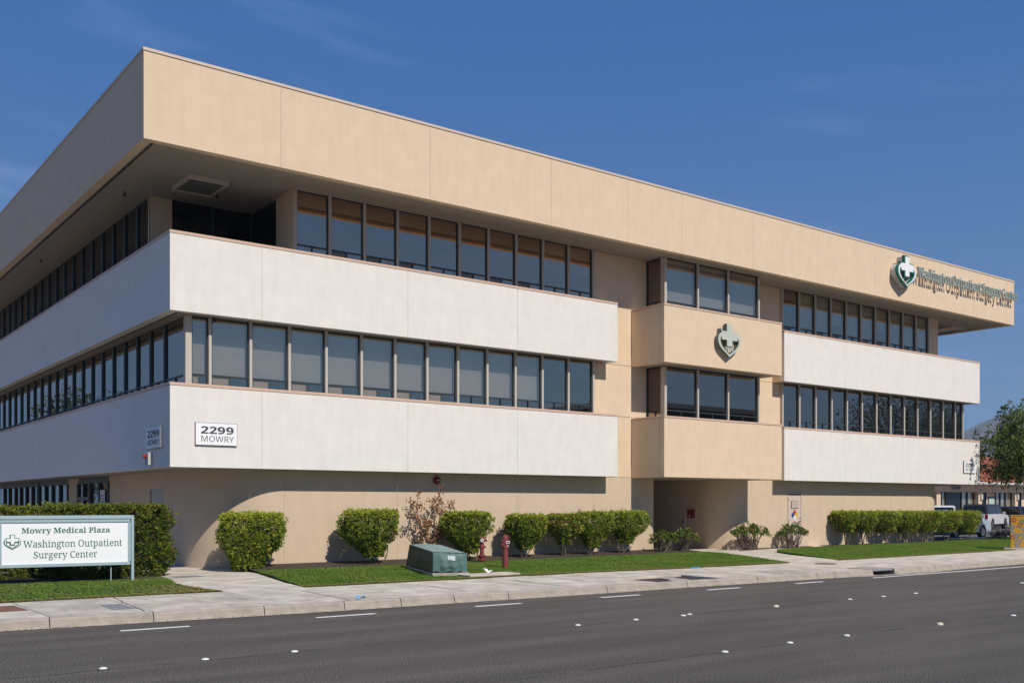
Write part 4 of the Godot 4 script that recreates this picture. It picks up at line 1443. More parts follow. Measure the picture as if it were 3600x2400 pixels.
func make_plants() -> void:
	var g := "clipped shrubs along the front wall"
	clipped_shrub("largest clipped shrub, foliage down to the ground, beside the rounded left corner", g, 2.18, 0.1, 1.62, 1.15, 1.44, 0.05, 2.05, 8500, 0.45, 1.0, -0.05)
	clipped_shrub("flat-topped clipped shrub on bare stems left of the bare maple", g, 5.62, 0.35, 1.56, 1.1, 1.50, 0.32, 5.92, 7500, 0.34, 0.8, -0.1)
	clipped_shrub("clipped shrub between the green tarp box and the short red hydrant", g, 8.98, 0.35, 1.40, 1.05, 1.43, 0.30, 9.27, 7000, 0.36, 0.6, -0.12, "clipped_shrub", "shrub", 0.08)
	clipped_shrub("clipped shrub just right of the tall red standpipe", g, 11.34, 0.3, 1.28, 1.0, 1.33, 0.36, 11.15, 6000, 0.34, 0.7, 0.0, "clipped_shrub", "shrub", 0.08)
	clipped_shrub("brownish clipped shrub at the left end of the joined row of three", g, 13.02, 0.2, 1.16, 0.9, 1.34, 0.48, 13.0, 4300, 0.34, 0.4, 0.0, "clipped_shrub", "shrub", 0.28)
	clipped_shrub("middle clipped shrub of the joined row of three", g, 14.35, 0.15, 1.36, 0.9, 1.40, 0.34, 14.2, 4900, 0.34, 0.7, 0.0, "clipped_shrub", "shrub", 0.07)
	clipped_shrub("clipped shrub on splayed stems at the entrance end of the joined row of three", g, 15.98, 0.1, 1.46, 0.95, 1.42, 0.42, 15.65, 5200, 0.32, 0.7, 0.05, "clipped_shrub", "shrub", 0.06)
	maple(8.05, -0.2)
	var g2 := "glossy low bushes at the entrance"
	laurel("low glossy bush left of the entrance path, nearest the clipped row", 17.62, 0.25, 1.25, 0.86, 80, g2)
	laurel("low glossy bush left of the entrance path, beside the dark opening", 18.80, 0.2, 1.25, 0.95, 84, g2)
	laurel("wide glossy bush right of the entrance under the rounded wall shadow", 22.75, -0.05, 2.25, 1.08, 130, g2)
	laurel("leaning glossy bush in front of the utility door", 25.45, -0.1, 1.75, 1.02, 95, g2)
	var names := ["leftmost small shrub of the far hedge row on two bare stems", "second shrub of the far hedge row with splayed pale stems", "third shrub of the far hedge row, after the gap", "fourth shrub of the far hedge row", "fifth shrub of the far hedge row", "sixth shrub of the far hedge row near the corner of the building", "last shrub of the far hedge row beside the parked cars"]
	var xs := [29.06, 30.45, 32.10, 33.75, 35.45, 37.20, 39.0]
	var ws := [1.12, 1.22, 1.45, 1.8, 1.95, 2.0, 1.75]
	for i in 7:
		clipped_shrub(names[i], "shrubs of the far hedge row", xs[i], -0.1, ws[i], 0.9, 1.35 - 0.006 * i, [0.62, 0.58, 0.56, 0.52, 0.50, 0.48, 0.42][i], xs[i] + [0.1, -0.1, 0.05, 0.1, 0.0, -0.1, 0.1][i], 2700, 0.55, 1.05, 0.0, "clipped_shrub", "shrub", 0.20, 1.2)
	clipped_shrub("tall dense clipped hedge behind the medical plaza sign", "", -1.62, 0.1, 2.95, 1.7, 1.66, 0.02, -1.62, 21000, 0.95, 0.22, 0.0, "tall_hedge", "hedge", 0.10)
	clipped_shrub("lower clipped hedge continuing left behind the sign, partly hidden", "", -5.6, -0.6, 5.4, 1.3, 1.62, 0.02, -5.6, 16000, 0.97, 0.3, 0.0, "long_hedge", "hedge", 0.06)
	pepper_tree("drooping green pepper tree in front of the tiled shop roof", 42.85, 1.75, -0.05, 4.6, 3.5, 3.0, 1300, 3.0)
	# strap-leaved red plants beside the car park
	for i in 5:
		var q: float = [43.9, 44.4, 45.0, 45.6, 46.3][i]
		var t := thing("red_flax", ["red strap-leaved plant behind the pale sedan's rear wheel", "red strap-leaved plant second from the sedan", "red strap-leaved plant third from the sedan", "red strap-leaved plant fourth from the sedan", "red strap-leaved plant nearest the yellow cabinet"][i], "plant", Vector3(q, -0.05, -1.2), 0.0, "red strap-leaved plants by the car park")
		var s := MB.new()
		for k in 34:
			var d := (rvec() * Vector3(1, 0, 1) * 0.8 + Vector3(0, 1.0, 0)).normalized()
			var l := rng.randf_range(0.35, 0.7)
			s.leaf(Vector3(rng.randf_range(-0.1, 0.1), 0, rng.randf_range(-0.1, 0.1)), d * l, d.cross(rvec()).normalized() * 0.018, Color(0.10, 0.05, 0.045).lerp(Color(0.16, 0.08, 0.06), rng.randf()))
		part("foliage", s.mesh(), M.leaf, t)


# ---------- surroundings ----------
func car(called: String, label: String, cat: String, at: Vector3, turn: float, paint: Material, kind: String, L: float, W: float, H: float) -> Node3D:
	# nose towards local -z, origin on the ground below the middle
	var t := thing(called, label, cat, at, turn)
	var h2 := L / 2.0
	var side := Transform3D(Basis(Vector3(0, 0, 1), Vector3(0, 1, 0), Vector3(-1, 0, 0)), Vector3.ZERO)   # polygon x runs to the rear, depth to the left
	var wr := 0.33 if kind != "pickup" else 0.40
	var fw := -h2 + L * 0.19
	var rw := h2 - L * 0.20
	var body := PackedVector2Array()
	var add := func(x: float, y: float) -> void: body.append(Vector2(x, y))
	var belt := H * 0.60
	var hood := H * 0.56
	add.call(-h2 + 0.03, 0.28)
	var arch := func(c: float) -> void:
		for i in 9:
			var a := PI - PI * i / 8.0
			add.call(c + cos(a) * (wr + 0.06), maxf(0.26, wr + sin(a) * (wr + 0.06)))
	arch.call(fw)
	arch.call(rw)
	add.call(h2 - 0.04, 0.30)
	add.call(h2, 0.5)
	if kind == "sedan":
		add.call(h2 - 0.05, belt * 1.06)
		add.call(h2 - 0.55, belt * 1.10)
		add.call(-h2 + 1.35, belt * 1.02)
	elif kind == "pickup":
		add.call(h2, belt * 1.02)
		add.call(-h2 + 1.5, belt * 1.02)
	else:
		add.call(h2 - 0.02, belt * 1.05)
		add.call(-h2 + 1.2, belt * 1.03)
	add.call(-h2 + 0.5, hood)
	add.call(-h2 + 0.06, hood * 0.86)
	add.call(-h2, hood * 0.6)
	var s := MB.new()
	s.extrude(body, -W / 2.0, W / 2.0, side, 0.06)
	part("body", s.mesh(), paint, t)
	# cabin: narrower towards the roof
	var cab: Array
	var roof_y := H
	if kind == "sedan":
		cab = [-h2 + 1.15, -h2 + 2.0, h2 - 1.45, h2 - 0.45]
	elif kind == "pickup":
		cab = [-h2 + 1.35, -h2 + 2.1, h2 - 0.35, h2 - 0.05]
	else:
		cab = [-h2 + 1.0, -h2 + 1.75, h2 - 0.55, h2 - 0.12]
	var yb := belt * 1.0
	var wb := W / 2.0 - 0.06
	var wt := W / 2.0 - 0.22
	var P := [Vector3(-wb, yb, cab[3]), Vector3(wb, yb, cab[3]), Vector3(wb, yb, cab[0]), Vector3(-wb, yb, cab[0]),
		Vector3(-wt, roof_y, cab[2]), Vector3(wt, roof_y, cab[2]), Vector3(wt, roof_y, cab[1]), Vector3(-wt, roof_y, cab[1])]
	s = MB.new()
	var low := []
	for i in 4:
		low.append(P[i])
	var mid := []
	for i in 4:
		mid.append(P[i].lerp(P[i + 4], 0.86))
	s.hexa(low + mid)
	var up := []
	for i in 4:
		var q: Vector3 = P[i + 4]
		up.append(Vector3(q.x * 0.9, q.y, lerpf(q.z, (cab[1] + cab[2]) / 2.0, 0.06)))
	s.hexa(mid + up)
	part("cabin", s.mesh(), paint if kind != "pickup" else M.black_plastic, t)
	# windows laid 4 mm proud of the cabin
	var pane := func(called2: String, a: Vector3, b: Vector3, c: Vector3, d: Vector3) -> void:
		var m := MB.new()
		var n := (b - a).cross(d - a).normalized()
		if n.dot((a + c) / 2.0 - Vector3(0, H * 0.75, (cab[1] + cab[2]) / 2.0)) < 0.0:
			n = -n
		var o := n * 0.004
		m.hexa([a - o, b - o, c - o, d - o, a + o, b + o, c + o, d + o])
		part(called2, m.mesh(), M.car_glass, t)
	var pick := func(i: int, j: int, u: float, v: float) -> Vector3:   # between corner columns i and j
		return (P[i].lerp(P[i + 4], v)).lerp(P[j].lerp(P[j + 4], v), u)
	pane.call("rear_window", pick.call(0, 1, 0.08, 0.12), pick.call(0, 1, 0.92, 0.12), pick.call(0, 1, 0.92, 0.82), pick.call(0, 1, 0.08, 0.82))
	pane.call("windscreen", pick.call(2, 3, 0.06, 0.06), pick.call(2, 3, 0.94, 0.06), pick.call(2, 3, 0.94, 0.84), pick.call(2, 3, 0.06, 0.84))
	for e in [[3, 0], [2, 1]]:
		for k in 3:
			var u0: float = [0.10, 0.42, 0.74][k]
			var u1: float = [0.395, 0.715, 0.93][k]
			pane.call("side_window", pick.call(e[0], e[1], u0, 0.08), pick.call(e[0], e[1], u1, 0.08), pick.call(e[0], e[1], lerpf(u0, 0.5, 0.03), 0.8), pick.call(e[0], e[1], u0, 0.8)) if false else pane.call("side_window", pick.call(e[0], e[1], u0, 0.08), pick.call(e[0], e[1], u1, 0.08), pick.call(e[0], e[1], u1, 0.8), pick.call(e[0], e[1], u0, 0.8))
	for sx in [-1.0, 1.0]:
		for zz in [fw, rw]:
			var w := group_part("wheel", t, Vector3(sx * (W / 2.0 - 0.10), wr, zz), 0.0)
			var r := MB.new()
			var turnb := Basis(Vector3.FORWARD, PI / 2)
			r.lathe([Vector2(wr * 0.66, -0.11), Vector2(wr * 0.95, -0.11), Vector2(wr, -0.08), Vector2(wr, 0.08), Vector2(wr * 0.95, 0.11), Vector2(wr * 0.66, 0.11)], Vector3.ZERO, 22, turnb)
			part("tyre", r.mesh(), M.rubber, w)
			r = MB.new()
			r.lathe([Vector2(0, -0.09), Vector2(wr * 0.66, -0.10), Vector2(wr * 0.66, 0.10), Vector2(0, 0.09)], Vector3.ZERO, 14, turnb)
			for k in 5:
				var a := TAU * k / 5.0
				var d := Vector3(0, cos(a), sin(a)) * wr * 0.5
				r.box(d * 0.3 + Vector3(-0.115, -0.03, -0.03), d + Vector3(0.115, 0.03, 0.03))
			part("rim", r.mesh(), M.chrome, w)
		bx("tail_lamp", Vector3(sx * (W / 2.0 - 0.24), belt * 0.72, h2 - 0.10), Vector3(sx * (W / 2.0 - 0.03), belt * 1.0, h2 + 0.015), M.tail_red, t, 0.01)
		bx("mirror", Vector3(sx * (W / 2.0 - 0.02), belt * 1.02, cab[0] + 0.35), Vector3(sx * (W / 2.0 + 0.16), belt * 1.02 + 0.14, cab[0] + 0.45), paint, t, 0.02)
	bx("rear_bumper", Vector3(-W / 2.0 + 0.06, 0.30, h2 - 0.05), Vector3(W / 2.0 - 0.06, 0.52, h2 + 0.10), M.chrome if kind == "pickup" else M.black_plastic, t, 0.03)
	bx("number_plate", Vector3(-0.16, 0.55, h2 - 0.02), Vector3(0.16, 0.68, h2 + 0.02), M.paper, t)
	if kind == "pickup":
		bx("tailgate", Vector3(-W / 2.0 + 0.25, 0.56, h2 - 0.03), Vector3(W / 2.0 - 0.25, belt, h2 + 0.03), paint, t, 0.02)
		bx("tailgate_handle", Vector3(-0.12, belt - 0.22, h2 + 0.02), Vector3(0.12, belt - 0.14, h2 + 0.045), M.black_plastic, t)
	bx("underbody", Vector3(-W / 2.0 + 0.2, 0.2, -h2 + 0.3), Vector3(W / 2.0 - 0.2, 0.3, h2 - 0.2), M.black_plastic, t)
	return t


func paint(called: String, c: Color) -> StandardMaterial3D:
	var m := mat(called, c, 0.35, 0.0)
	m.clearcoat_enabled = true
	m.clearcoat = 0.8
	m.clearcoat_roughness = 0.05
	return m


func make_surroundings() -> void:
	var gy := -0.12
	car("pale_sedan", "pale grey blue sedan parked beside the corner of the building behind the hedge row", "car", Vector3(44.2, gy, -3.6), deg_to_rad(90), paint("pale grey blue paint", lin(0.40, 0.46, 0.56)), "sedan", 4.6, 1.78, 1.46)
	car("white_pickup", "white pickup with black canopy and white tailgate facing the street", "pickup", Vector3(64.75, gy, -12.7), deg_to_rad(-77), paint("white paint", lin(0.72, 0.73, 0.75)), "pickup", 5.7, 1.98, 1.86)
	car("white_wagon", "white sport utility car with rounded roof, left of the pickup by the shop", "car", Vector3(62.0, gy, -14.3), deg_to_rad(-62), paint("white wagon paint", lin(0.70, 0.71, 0.72)), "suv", 4.6, 1.85, 1.75)
	car("navy_wagon", "dark navy sport utility car parked right of the pickup", "car", Vector3(70.9, gy, -14.0), deg_to_rad(-20), paint("dark navy paint", lin(0.012, 0.016, 0.035)), "suv", 4.7, 1.88, 1.68)
	car("navy_coupe", "dark blue car whose roof shows above the hedge in front of the white wagon", "car", Vector3(56.2, gy, -11.6), deg_to_rad(-70), paint("dark blue paint", lin(0.02, 0.03, 0.06)), "sedan", 4.5, 1.8, 1.50)
	make_shop()

	# street trees and a wall that the windows mirror
	var g := "street trees out of the frame, mirrored in the windows"
	broad_tree("tall broad tree beyond the left car park, nearest the building", Vector3(-9.0, -0.1, -48.0), 10.0, 4.2, 3000, g)
	broad_tree("tall broad tree beyond the left car park, second from the building", Vector3(-13.0, -0.1, -60.0), 9.0, 4.0, 2600, g)
	broad_tree("tall broad tree beyond the left car park, farthest back", Vector3(-16.0, -0.1, -80.0), 10.0, 4.5, 2600, g)
	broad_tree("broad tree across the street near the crossing", Vector3(98.0, -0.2, 41.0), 16.0, 6.5, 3000, g)
	broad_tree("broad tree across the street, second from the crossing", Vector3(110.0, -0.2, 47.0), 17.5, 6.5, 3000, g)
	broad_tree("broad tree across the street, third from the crossing", Vector3(124.0, -0.2, 50.0), 18.5, 6.5, 3000, g)
	broad_tree("broad tree across the street farthest from the crossing", Vector3(138.0, -0.2, 52.0), 17.0, 6.5, 2600, g)
	tag(bx("low_wall", Vector3(-46, -0.1, -92.0), Vector3(-8.0, 1.0, -91.6), M.ground_beige, self), "low beige wall at the far side of the left car park", "wall")
	var o := thing("office_block", "dark office block across the street, mirrored in the bay windows", "building", Vector3(92.0, -0.2, 64.0))
	bx("wall", Vector3(-16, 0, 0), Vector3(9, 14.0, 12), mat("dark brown cladding", lin(0.10, 0.085, 0.07), 0.8), o)
	bx("window_band", Vector3(-15, 8.0, -0.05), Vector3(8, 10.0, -0.005), M.car_glass, o)
	bx("roof", Vector3(-16.5, 14.0, -0.6), Vector3(9.5, 14.6, 12.5), M.roofcap, o)


func make_shop() -> void:
	var z := -20.6
	var t := thing("tiled_shop", "single storey shop with red tiled roof and dark doors behind the parked cars", "building")
	bx("wall", Vector3(60, -0.2, z - 12), Vector3(100, 3.5, z - 0.3), M.shop_wall, t)
	bx("fascia", Vector3(60, 2.80, z - 0.02), Vector3(100, 3.44, z + 0.22), M.shop_wall, t, 0.02)
	var x := 70.7
	while x < 92.0:
		bx("fascia_panel", Vector3(x, 2.98, z + 0.223), Vector3(x + 1.15, 3.3, z + 0.25), M.shop_wall, t, 0.02)
		x += 1.72
	bx("gutter", Vector3(59.5, 3.46, z + 0.9), Vector3(100.5, 3.66, z + 1.05), M.gutter, t, 0.02)
	bx("eave", Vector3(59.5, 3.44, z - 0.2), Vector3(100.5, 3.47, z + 0.9), M.shop_wall, t)
	# tiled roof: rows of half-round tiles running down the slope
	var s := MB.new()
	var a := Vector3(0, 3.66, z + 1.0)
	var b := Vector3(0, 6.3, z - 4.6)
	s.quad(Vector3(59.5, a.y, a.z), Vector3(100.5, a.y, a.z), Vector3(100.5, b.y, b.z), Vector3(59.5, b.y, b.z))
	var nrm := (Vector3(1, 0, 0)).cross(b - a).normalized()
	x = 68.0
	while x < 96.0:
		for row in 8:
			var p := a.lerp(b, row / 8.0) + nrm * 0.02
			var q := a.lerp(b, (row + 1) / 8.0) + nrm * 0.0
			for k in 5:
				var t0 := PI * k / 5.0
				var t1 := PI * (k + 1) / 5.0
				var f := func(tt: float, base: Vector3, r: float) -> Vector3: return base + Vector3(x + 0.13 - cos(tt) * 0.105, 0, 0) + nrm * sin(tt) * r
				s.quad(f.call(t0, p, 0.095), f.call(t1, p, 0.095), f.call(t1, q, 0.08), f.call(t0, q, 0.08))
		x += 0.26
	part("roof", s.mesh(), M.tile, t)
	# doors, windows and pillars: [x0, x1, kind]
	var u := func(px: float) -> float: return 71.06 + 0.00932 * px
	for e in [[137, 205, 0], [205, 272, 1], [276, 550, 0], [560, 645, 1], [665, 775, 1], [865, 1000, 0], [1192, 1268, 1], [1282, 1370, 1], [1386, 1495, 1], [1562, 1690, 0], [1800, 1960, 1], [1980, 2120, 1], [2200, 2300, 0], [-120, 40, 1]]:
		var x0: float = u.call(e[0])
		var x1: float = u.call(e[1])
		var w := group_part("door" if e[2] == 0 else "window", t)
		bx("pane", Vector3(x0, 0.05 if e[2] == 0 else 0.5, z - 0.29), Vector3(x1, 2.74, z - 0.27), M.car_glass if e[2] == 0 else M.glass, w)
		var fr := MB.new()
		fr.box(Vector3(x0 - 0.05, 0.0, z - 0.32), Vector3(x0, 2.78, z - 0.2))
		fr.box(Vector3(x1, 0.0, z - 0.32), Vector3(x1 + 0.05, 2.78, z - 0.2))
		part("frame", fr.mesh(), M.black_plastic, w)
		if e[2] == 1:
			bx("curtain", Vector3(x0 + 0.05, 0.5, z - 0.3), Vector3(lerpf(x0, x1, 0.86), 2.72, z - 0.296), M.sign_white, w)
	for px in [[795, 860], [1500, 1556], [2130, 2190], [60, 130]]:
		bx("pillar", Vector3(u.call(px[0]), -0.2, z - 0.28), Vector3(u.call(px[1]), 2.8, z + 0.12), M.shop_wall, t, 0.02)
	for px in [[822, 852], [1524, 1550]]:
		tag(bx("wall_lamp", Vector3(u.call(px[0]), 2.1, z + 0.125), Vector3(u.call(px[1]), 2.62, z + 0.27), M.mint, self, 0.03), "pale wall lamp on the shop pillar " + ("left of the notice board" if px[0] < 1000 else "right of the curtained windows"), "lamp", "wall lamps of the shop")
	var n := thing("notice_board", "pale green framed notice board on the shop wall between the doors", "notice board", Vector3(u.call(1112), 2.0, z - 0.28))
	bx("board", Vector3(-0.5, -0.55, 0), Vector3(0.5, 0.3, 0.05), mat("pale green board", lin(0.42, 0.55, 0.47), 0.6), n)
	bx("board_frame", Vector3(-0.58, -0.63, -0.01), Vector3(0.58, 0.38, 0.03), M.frame, n)
	var g := thing("shop_sign", "small grey shop address sign hung on the fascia left of the doors", "sign", Vector3(u.call(360), 3.16, z + 0.26))
	bx("plate", Vector3(-0.62, -0.2, 0), Vector3(0.62, 0.2, 0.04), mat("grey sign plate", lin(0.30, 0.30, 0.33), 0.5), g)
	var l := part("lettering", text("2271 MOWRY", 0.17, 0.01, true, false), M.plate_text, g)
	l.position = Vector3(0, 0, 0.046)


# ---------- signs, hydrants and small things ----------
func address_plate(label: String, at: Vector3, turn: float, w: float, h: float) -> void:
	# origin at the lower left of the plate on the wall
	var t := thing("address_sign", label, "sign", at, turn, "white street number signs on the building")
	bx("plate", Vector3(0, 0, 0.005), Vector3(w, h, 0.05), M.plate_edge, t, 0.004)
	bx("sign_face", Vector3(0.012, 0.012, 0.048), Vector3(w - 0.012, h - 0.012, 0.054), M.sign_white, t)
	var a := part("lettering", text("2299", h * 0.31, 0.006, true, false), M.plate_text, t)
	var aw: float = a.mesh.get_aabb().size.x
	a.scale.x = w * 0.775 / aw
	a.position = Vector3(w * 0.515, h * 0.665, 0.057)
	var b := part("lettering", text("MOWRY", h * 0.25, 0.004, false, false), M.plate_thin, t)
	var bw: float = b.mesh.get_aabb().size.x
	b.scale.x = w * 0.775 / bw
	b.position = Vector3(w * 0.515, h * 0.285, 0.056)


func half(pts: Array, w: float, h: float) -> PackedVector2Array:
	var p := PackedVector2Array()
	for q in pts:
		p.append(Vector2(q[0] * w, q[1] * h))
	for i in range(pts.size() - 2, -1, -1):
		p.append(Vector2(-pts[i][0] * w, pts[i][1] * h))
	return p


func emblem_layer(called: String, parent: Node, w: float, h: float, z0: float, z1: float, grow: float, m: Material) -> void:
	# a heart-like ring open at the top with a cross standing in it
	var outer := [[0.33, 0.735], [0.41, 0.68], [0.47, 0.60], [0.495, 0.51], [0.485, 0.42], [0.44, 0.33], [0.36, 0.245], [0.25, 0.165], [0.12, 0.085], [0.0, 0.0]]
	var inner := [[0.30, 0.63], [0.345, 0.60], [0.385, 0.55], [0.40, 0.49], [0.39, 0.42], [0.355, 0.35], [0.29, 0.275], [0.20, 0.205], [0.10, 0.14], [0.0, 0.075]]
	var s := MB.new()
	for i in outer.size() - 1:
		for sx in [-1.0, 1.0]:
			var f := func(q: Array, g: float) -> Vector2:
				var c := Vector2(q[0] * w * sx, q[1] * h)
				var mid := Vector2(0, 0.45 * h)
				return c + (c - mid).normalized() * g
			var a: Vector2 = f.call(outer[i], grow)
			var b: Vector2 = f.call(outer[i + 1], grow)
			var c2: Vector2 = f.call(inner[i + 1], -grow)
			var d: Vector2 = f.call(inner[i], -grow)
			var bot := [a, b, c2, d]
			var p8 := []
			for q in bot:
				p8.append(Vector3(q.x, q.y, z0))
			for q in bot:
				p8.append(Vector3(q.x, q.y, z1))
			s.hexa(p8)
	var g := grow
	var vx := 0.122 * w + g
	var ax := 0.345 * w + g
	var y0 := 0.32 * h - g
	var y1 := h + g
	var a0 := 0.50 * h - g
	var a1 := 0.765 * h + g
	s.extrude(PackedVector2Array([Vector2(-vx, y0), Vector2(vx, y0), Vector2(vx, a0), Vector2(ax, a0), Vector2(ax, a1), Vector2(vx, a1), Vector2(vx, y1), Vector2(-vx, y1), Vector2(-vx, a1), Vector2(-ax, a1), Vector2(-ax, a0), Vector2(-vx, a0)]), z0 - 0.002, z1 + 0.003)
	part(called, s.mesh(), m, parent)


func make_street_things() -> void:
	# plaza sign on the lawn
	var t := thing("plaza_sign", "white medical plaza sign in a pale blue frame with green lettering on the left lawn", "sign", Vector3(-4.28, 0.0, 1.55), deg_to_rad(-6.7))
	var W := 2.83
	bx("panel", Vector3(0.06, 0.42, -0.06), Vector3(W - 0.08, 1.40, 0.03), M.sign_white, t)
	bx("top_rail", Vector3(0.0, 1.408, -0.09), Vector3(W - 0.06, 1.49, 0.07), M.sign_frame, t, 0.006)
	bx("top_rail", Vector3(0.05, 1.335, -0.08), Vector3(W - 0.075, 1.400, 0.055), M.sign_frame, t, 0.006)
	bx("bottom_rail", Vector3(0.05, 0.345, -0.08), Vector3(W - 0.075, 0.42, 0.06), M.sign_frame, t, 0.006)
	bx("stile", Vector3(W - 0.125, 0.425, -0.08), Vector3(W - 0.065, 1.33, 0.055), M.sign_frame, t, 0.006)
	bx("stile", Vector3(0.05, 0.425, -0.08), Vector3(0.09, 1.33, 0.055), M.sign_frame, t, 0.006)
	bx("post", Vector3(W - 0.06, -0.2, -0.10), Vector3(W, 1.488, 0.08), M.sign_frame, t, 0.006)
	bx("post", Vector3(-0.06, -0.2, -0.10), Vector3(-0.002, 1.488, 0.08), M.sign_frame, t, 0.006)
	bx("stake", Vector3(W - 0.50, -0.2, -0.03), Vector3(W - 0.48, 0.35, 0.0), M.sign_frame, t)
	for e in [["Mowry Medical Plaza", 0.118, true, 1.40, 1.158, 1.83], ["Washington Outpatient", 0.150, false, 1.545, 0.86, 2.06], ["Surgery Center", 0.145, false, 1.38, 0.615, 1.31]]:
		var l := part("lettering", text(e[0], e[1], 0.006, e[2], true), M.sign_green, t)
		var bb: AABB = l.mesh.get_aabb()
		l.scale.x = e[5] / bb.size.x
		l.position = Vector3(e[3], e[4] - bb.get_center().y * 0.0, 0.033)
	var em := group_part("emblem", t, Vector3(0.305, 0.76, 0.0))
	emblem_layer("emblem_shade", em, 0.33, 0.31, 0.031, 0.034, 0.013, M.sign_green)
	(em.get_child(0) as Node3D).position = Vector3(-0.005, -0.006, 0)
	emblem_layer("emblem_shape", em, 0.33, 0.31, 0.038, 0.041, -0.006, M.sign_white)

	address_plate("white 2299 street number sign facing the street at the near corner", Vector3(0.64, 1.53 + 1.75, 0.0), 0.0, 1.135, 0.595)
	address_plate("white 2299 street number sign on the shaded left side of the near corner", Vector3(0.0, 1.46 + 1.75, -1.80), -PI / 2, 1.22, 0.59)
	address_plate("white 2299 street number sign at the far right end of the lower band", Vector3(38.52, 1.50 + 1.75, 0.0), 0.0, 1.10, 0.59)

	# alarm strobe below the shaded sign
	t = thing("alarm_strobe", "pale alarm horn box with red strobe lamp under the shaded street number sign", "alarm", Vector3(0.0, 2.78, -1.62), -PI / 2)
	bx("box", Vector3(0, 0, 0), Vector3(0.26, 0.34, 0.13), mat("pale alarm box", lin(0.5, 0.5, 0.48), 0.5), t, 0.01)
	for i in 5:
		bx("slot", Vector3(0.04, 0.04 + i * 0.03, 0.128), Vector3(0.16, 0.052 + i * 0.03, 0.134), M.frame, t)
	var s := MB.new()
	s.lathe([Vector2(0.055, 0), Vector2(0.055, 0.04), Vector2(0.035, 0.085), Vector2(0, 0.10)], Vector3(0.10, 0.24, 0.13), 14, Basis(Vector3.RIGHT, PI / 2))
	part("strobe_lamp", s.mesh(), mat("red strobe lens", lin(0.4, 0.03, 0.02), 0.2), t)

	# fire bell
	t = thing("fire_bell", "round dark red fire alarm bell high on the ground floor wall", "alarm bell", Vector3(8.48, 0.735 + 1.75, WZ))
	s = MB.new()
	s.lathe([Vector2(0.125, 0.02), Vector2(0.128, 0.05), Vector2(0.105, 0.09), Vector2(0.05, 0.115), Vector2(0.0, 0.118)], Vector3.ZERO, 24, Basis(Vector3.RIGHT, PI / 2))
	part("gong", s.mesh(), M.red_dark, t)
	s = MB.new()
	s.lathe([Vector2(0.028, 0.115), Vector2(0.026, 0.125), Vector2(0.0, 0.126)], Vector3.ZERO, 12, Basis(Vector3.RIGHT, PI / 2))
	part("boss", s.mesh(), M.sign_white, t)
	bx("back_box", Vector3(-0.06, -0.06, 0), Vector3(0.06, 0.06, 0.03), M.red_dark, t)

	# red key box in the entrance
	t = thing("red_box", "red metal fire box on the shaded entrance wall beside the door", "box", Vector3(22.13, 1.345, -2.54), -PI / 2)
	bx("case", Vector3(-0.17, -0.17, 0), Vector3(0.17, 0.17, 0.10), M.red_dark, t, 0.01)
	bx("label_plate", Vector3(-0.06, -0.12, 0.1), Vector3(-0.02, -0.03, 0.104), M.paper, t)
	for i in 3:
		bx("print_line", Vector3(0.0, 0.02 + i * 0.03, 0.1), Vector3(0.12, 0.028 + i * 0.03, 0.103), M.plate_thin, t)

	# roof sign: emblem and channel letters standing off the fascia
	t = thing("emblem_sign", "white and green cross and heart emblem near the right end of the roof fascia", "emblem", Vector3(31.11, 9.33 + 1.75, 1.18))
	emblem_layer("emblem_body", t, 1.40, 1.30, 0.02, 0.265, 0.0, M.emblem_side)
	emblem_layer("emblem_border", t, 1.40, 1.30, 0.27, 0.37, 0.034, M.sign_green)
	emblem_layer("emblem_face", t, 1.40, 1.30, 0.375, 0.40, -0.02, M.emblem_white)
	t = thing("letter_sign", "raised grey green channel letters naming the surgery center along the roof fascia", "lettering sign", Vector3(32.11, 9.85 + 1.75, 1.18))
	var x := 0.0
	var words := ["Washington", "Outpatient", "Surgery", "Center"]
	var wid := [2.66, 2.50, 1.72, 1.49]
	for i in 4:
		var l := part("word_body", text(words[i], 0.44, 0.09, false, true), M.letter_side, t)
		var bb: AABB = l.mesh.get_aabb()
		l.scale.x = wid[i] / bb.size.x
		l.position = Vector3(x + wid[i] / 2.0, 0.27, 0.255)
		var f := part("word_face", text(words[i], 0.44, 0.02, false, true), M.letter_face, t)
		f.scale.x = l.scale.x
		f.position = Vector3(x + wid[i] / 2.0, 0.27, 0.312)
		x += wid[i] + 0.14

	# emblem on the bay
	t = thing("emblem_sign", "pale mint metal cross and heart emblem with the year on the beige bay", "emblem", Vector3(20.03, 5.364 + 1.75, 1.05))
	emblem_layer("emblem_body", t, 1.25, 1.22, 0.05, 0.19, 0.0, M.mint_side)
	emblem_layer("emblem_face", t, 1.25, 1.22, 0.195, 0.21, -0.004, M.mint)
	var yr := part("year_numerals", text("1948", 0.15, 0.03, true, false), M.mint, t)
	yr.position = Vector3(0, 0.30, 0.17)
	bx("label_box", Vector3(-0.47, 0.93, 0.03), Vector3(-0.40, 1.02, 0.19), M.cover_grey, t)

	# soffit lights
	for e in [[Vector3(1.39, SOF, -1.66), "square soffit light at the near corner under the roof"], [Vector3(39.6, SOF, -1.5), "square soffit light under the far right end of the roof"]]:
		t = thing("soffit_light", e[1], "light fixture", e[0], 0.0, "square lights under the roof")
		s = MB.new()
		for q in [[-0.56, -0.68, -0.49, 0.68], [0.49, -0.68, 0.56, 0.68], [-0.49, -0.68, 0.49, -0.61], [-0.49, 0.61, 0.49, 0.68]]:
			s.box(Vector3(q[0], -0.12, q[1]), Vector3(q[2], 0.0, q[3]))
		part("housing", s.mesh(), mat("off white fixture", lin(0.50, 0.47, 0.42), 0.6), t)
		bx("lens", Vector3(-0.488, -0.095, -0.608), Vector3(0.488, -0.07, 0.608), mat("unlit grey lens", lin(0.16, 0.18, 0.165), 0.3), t)

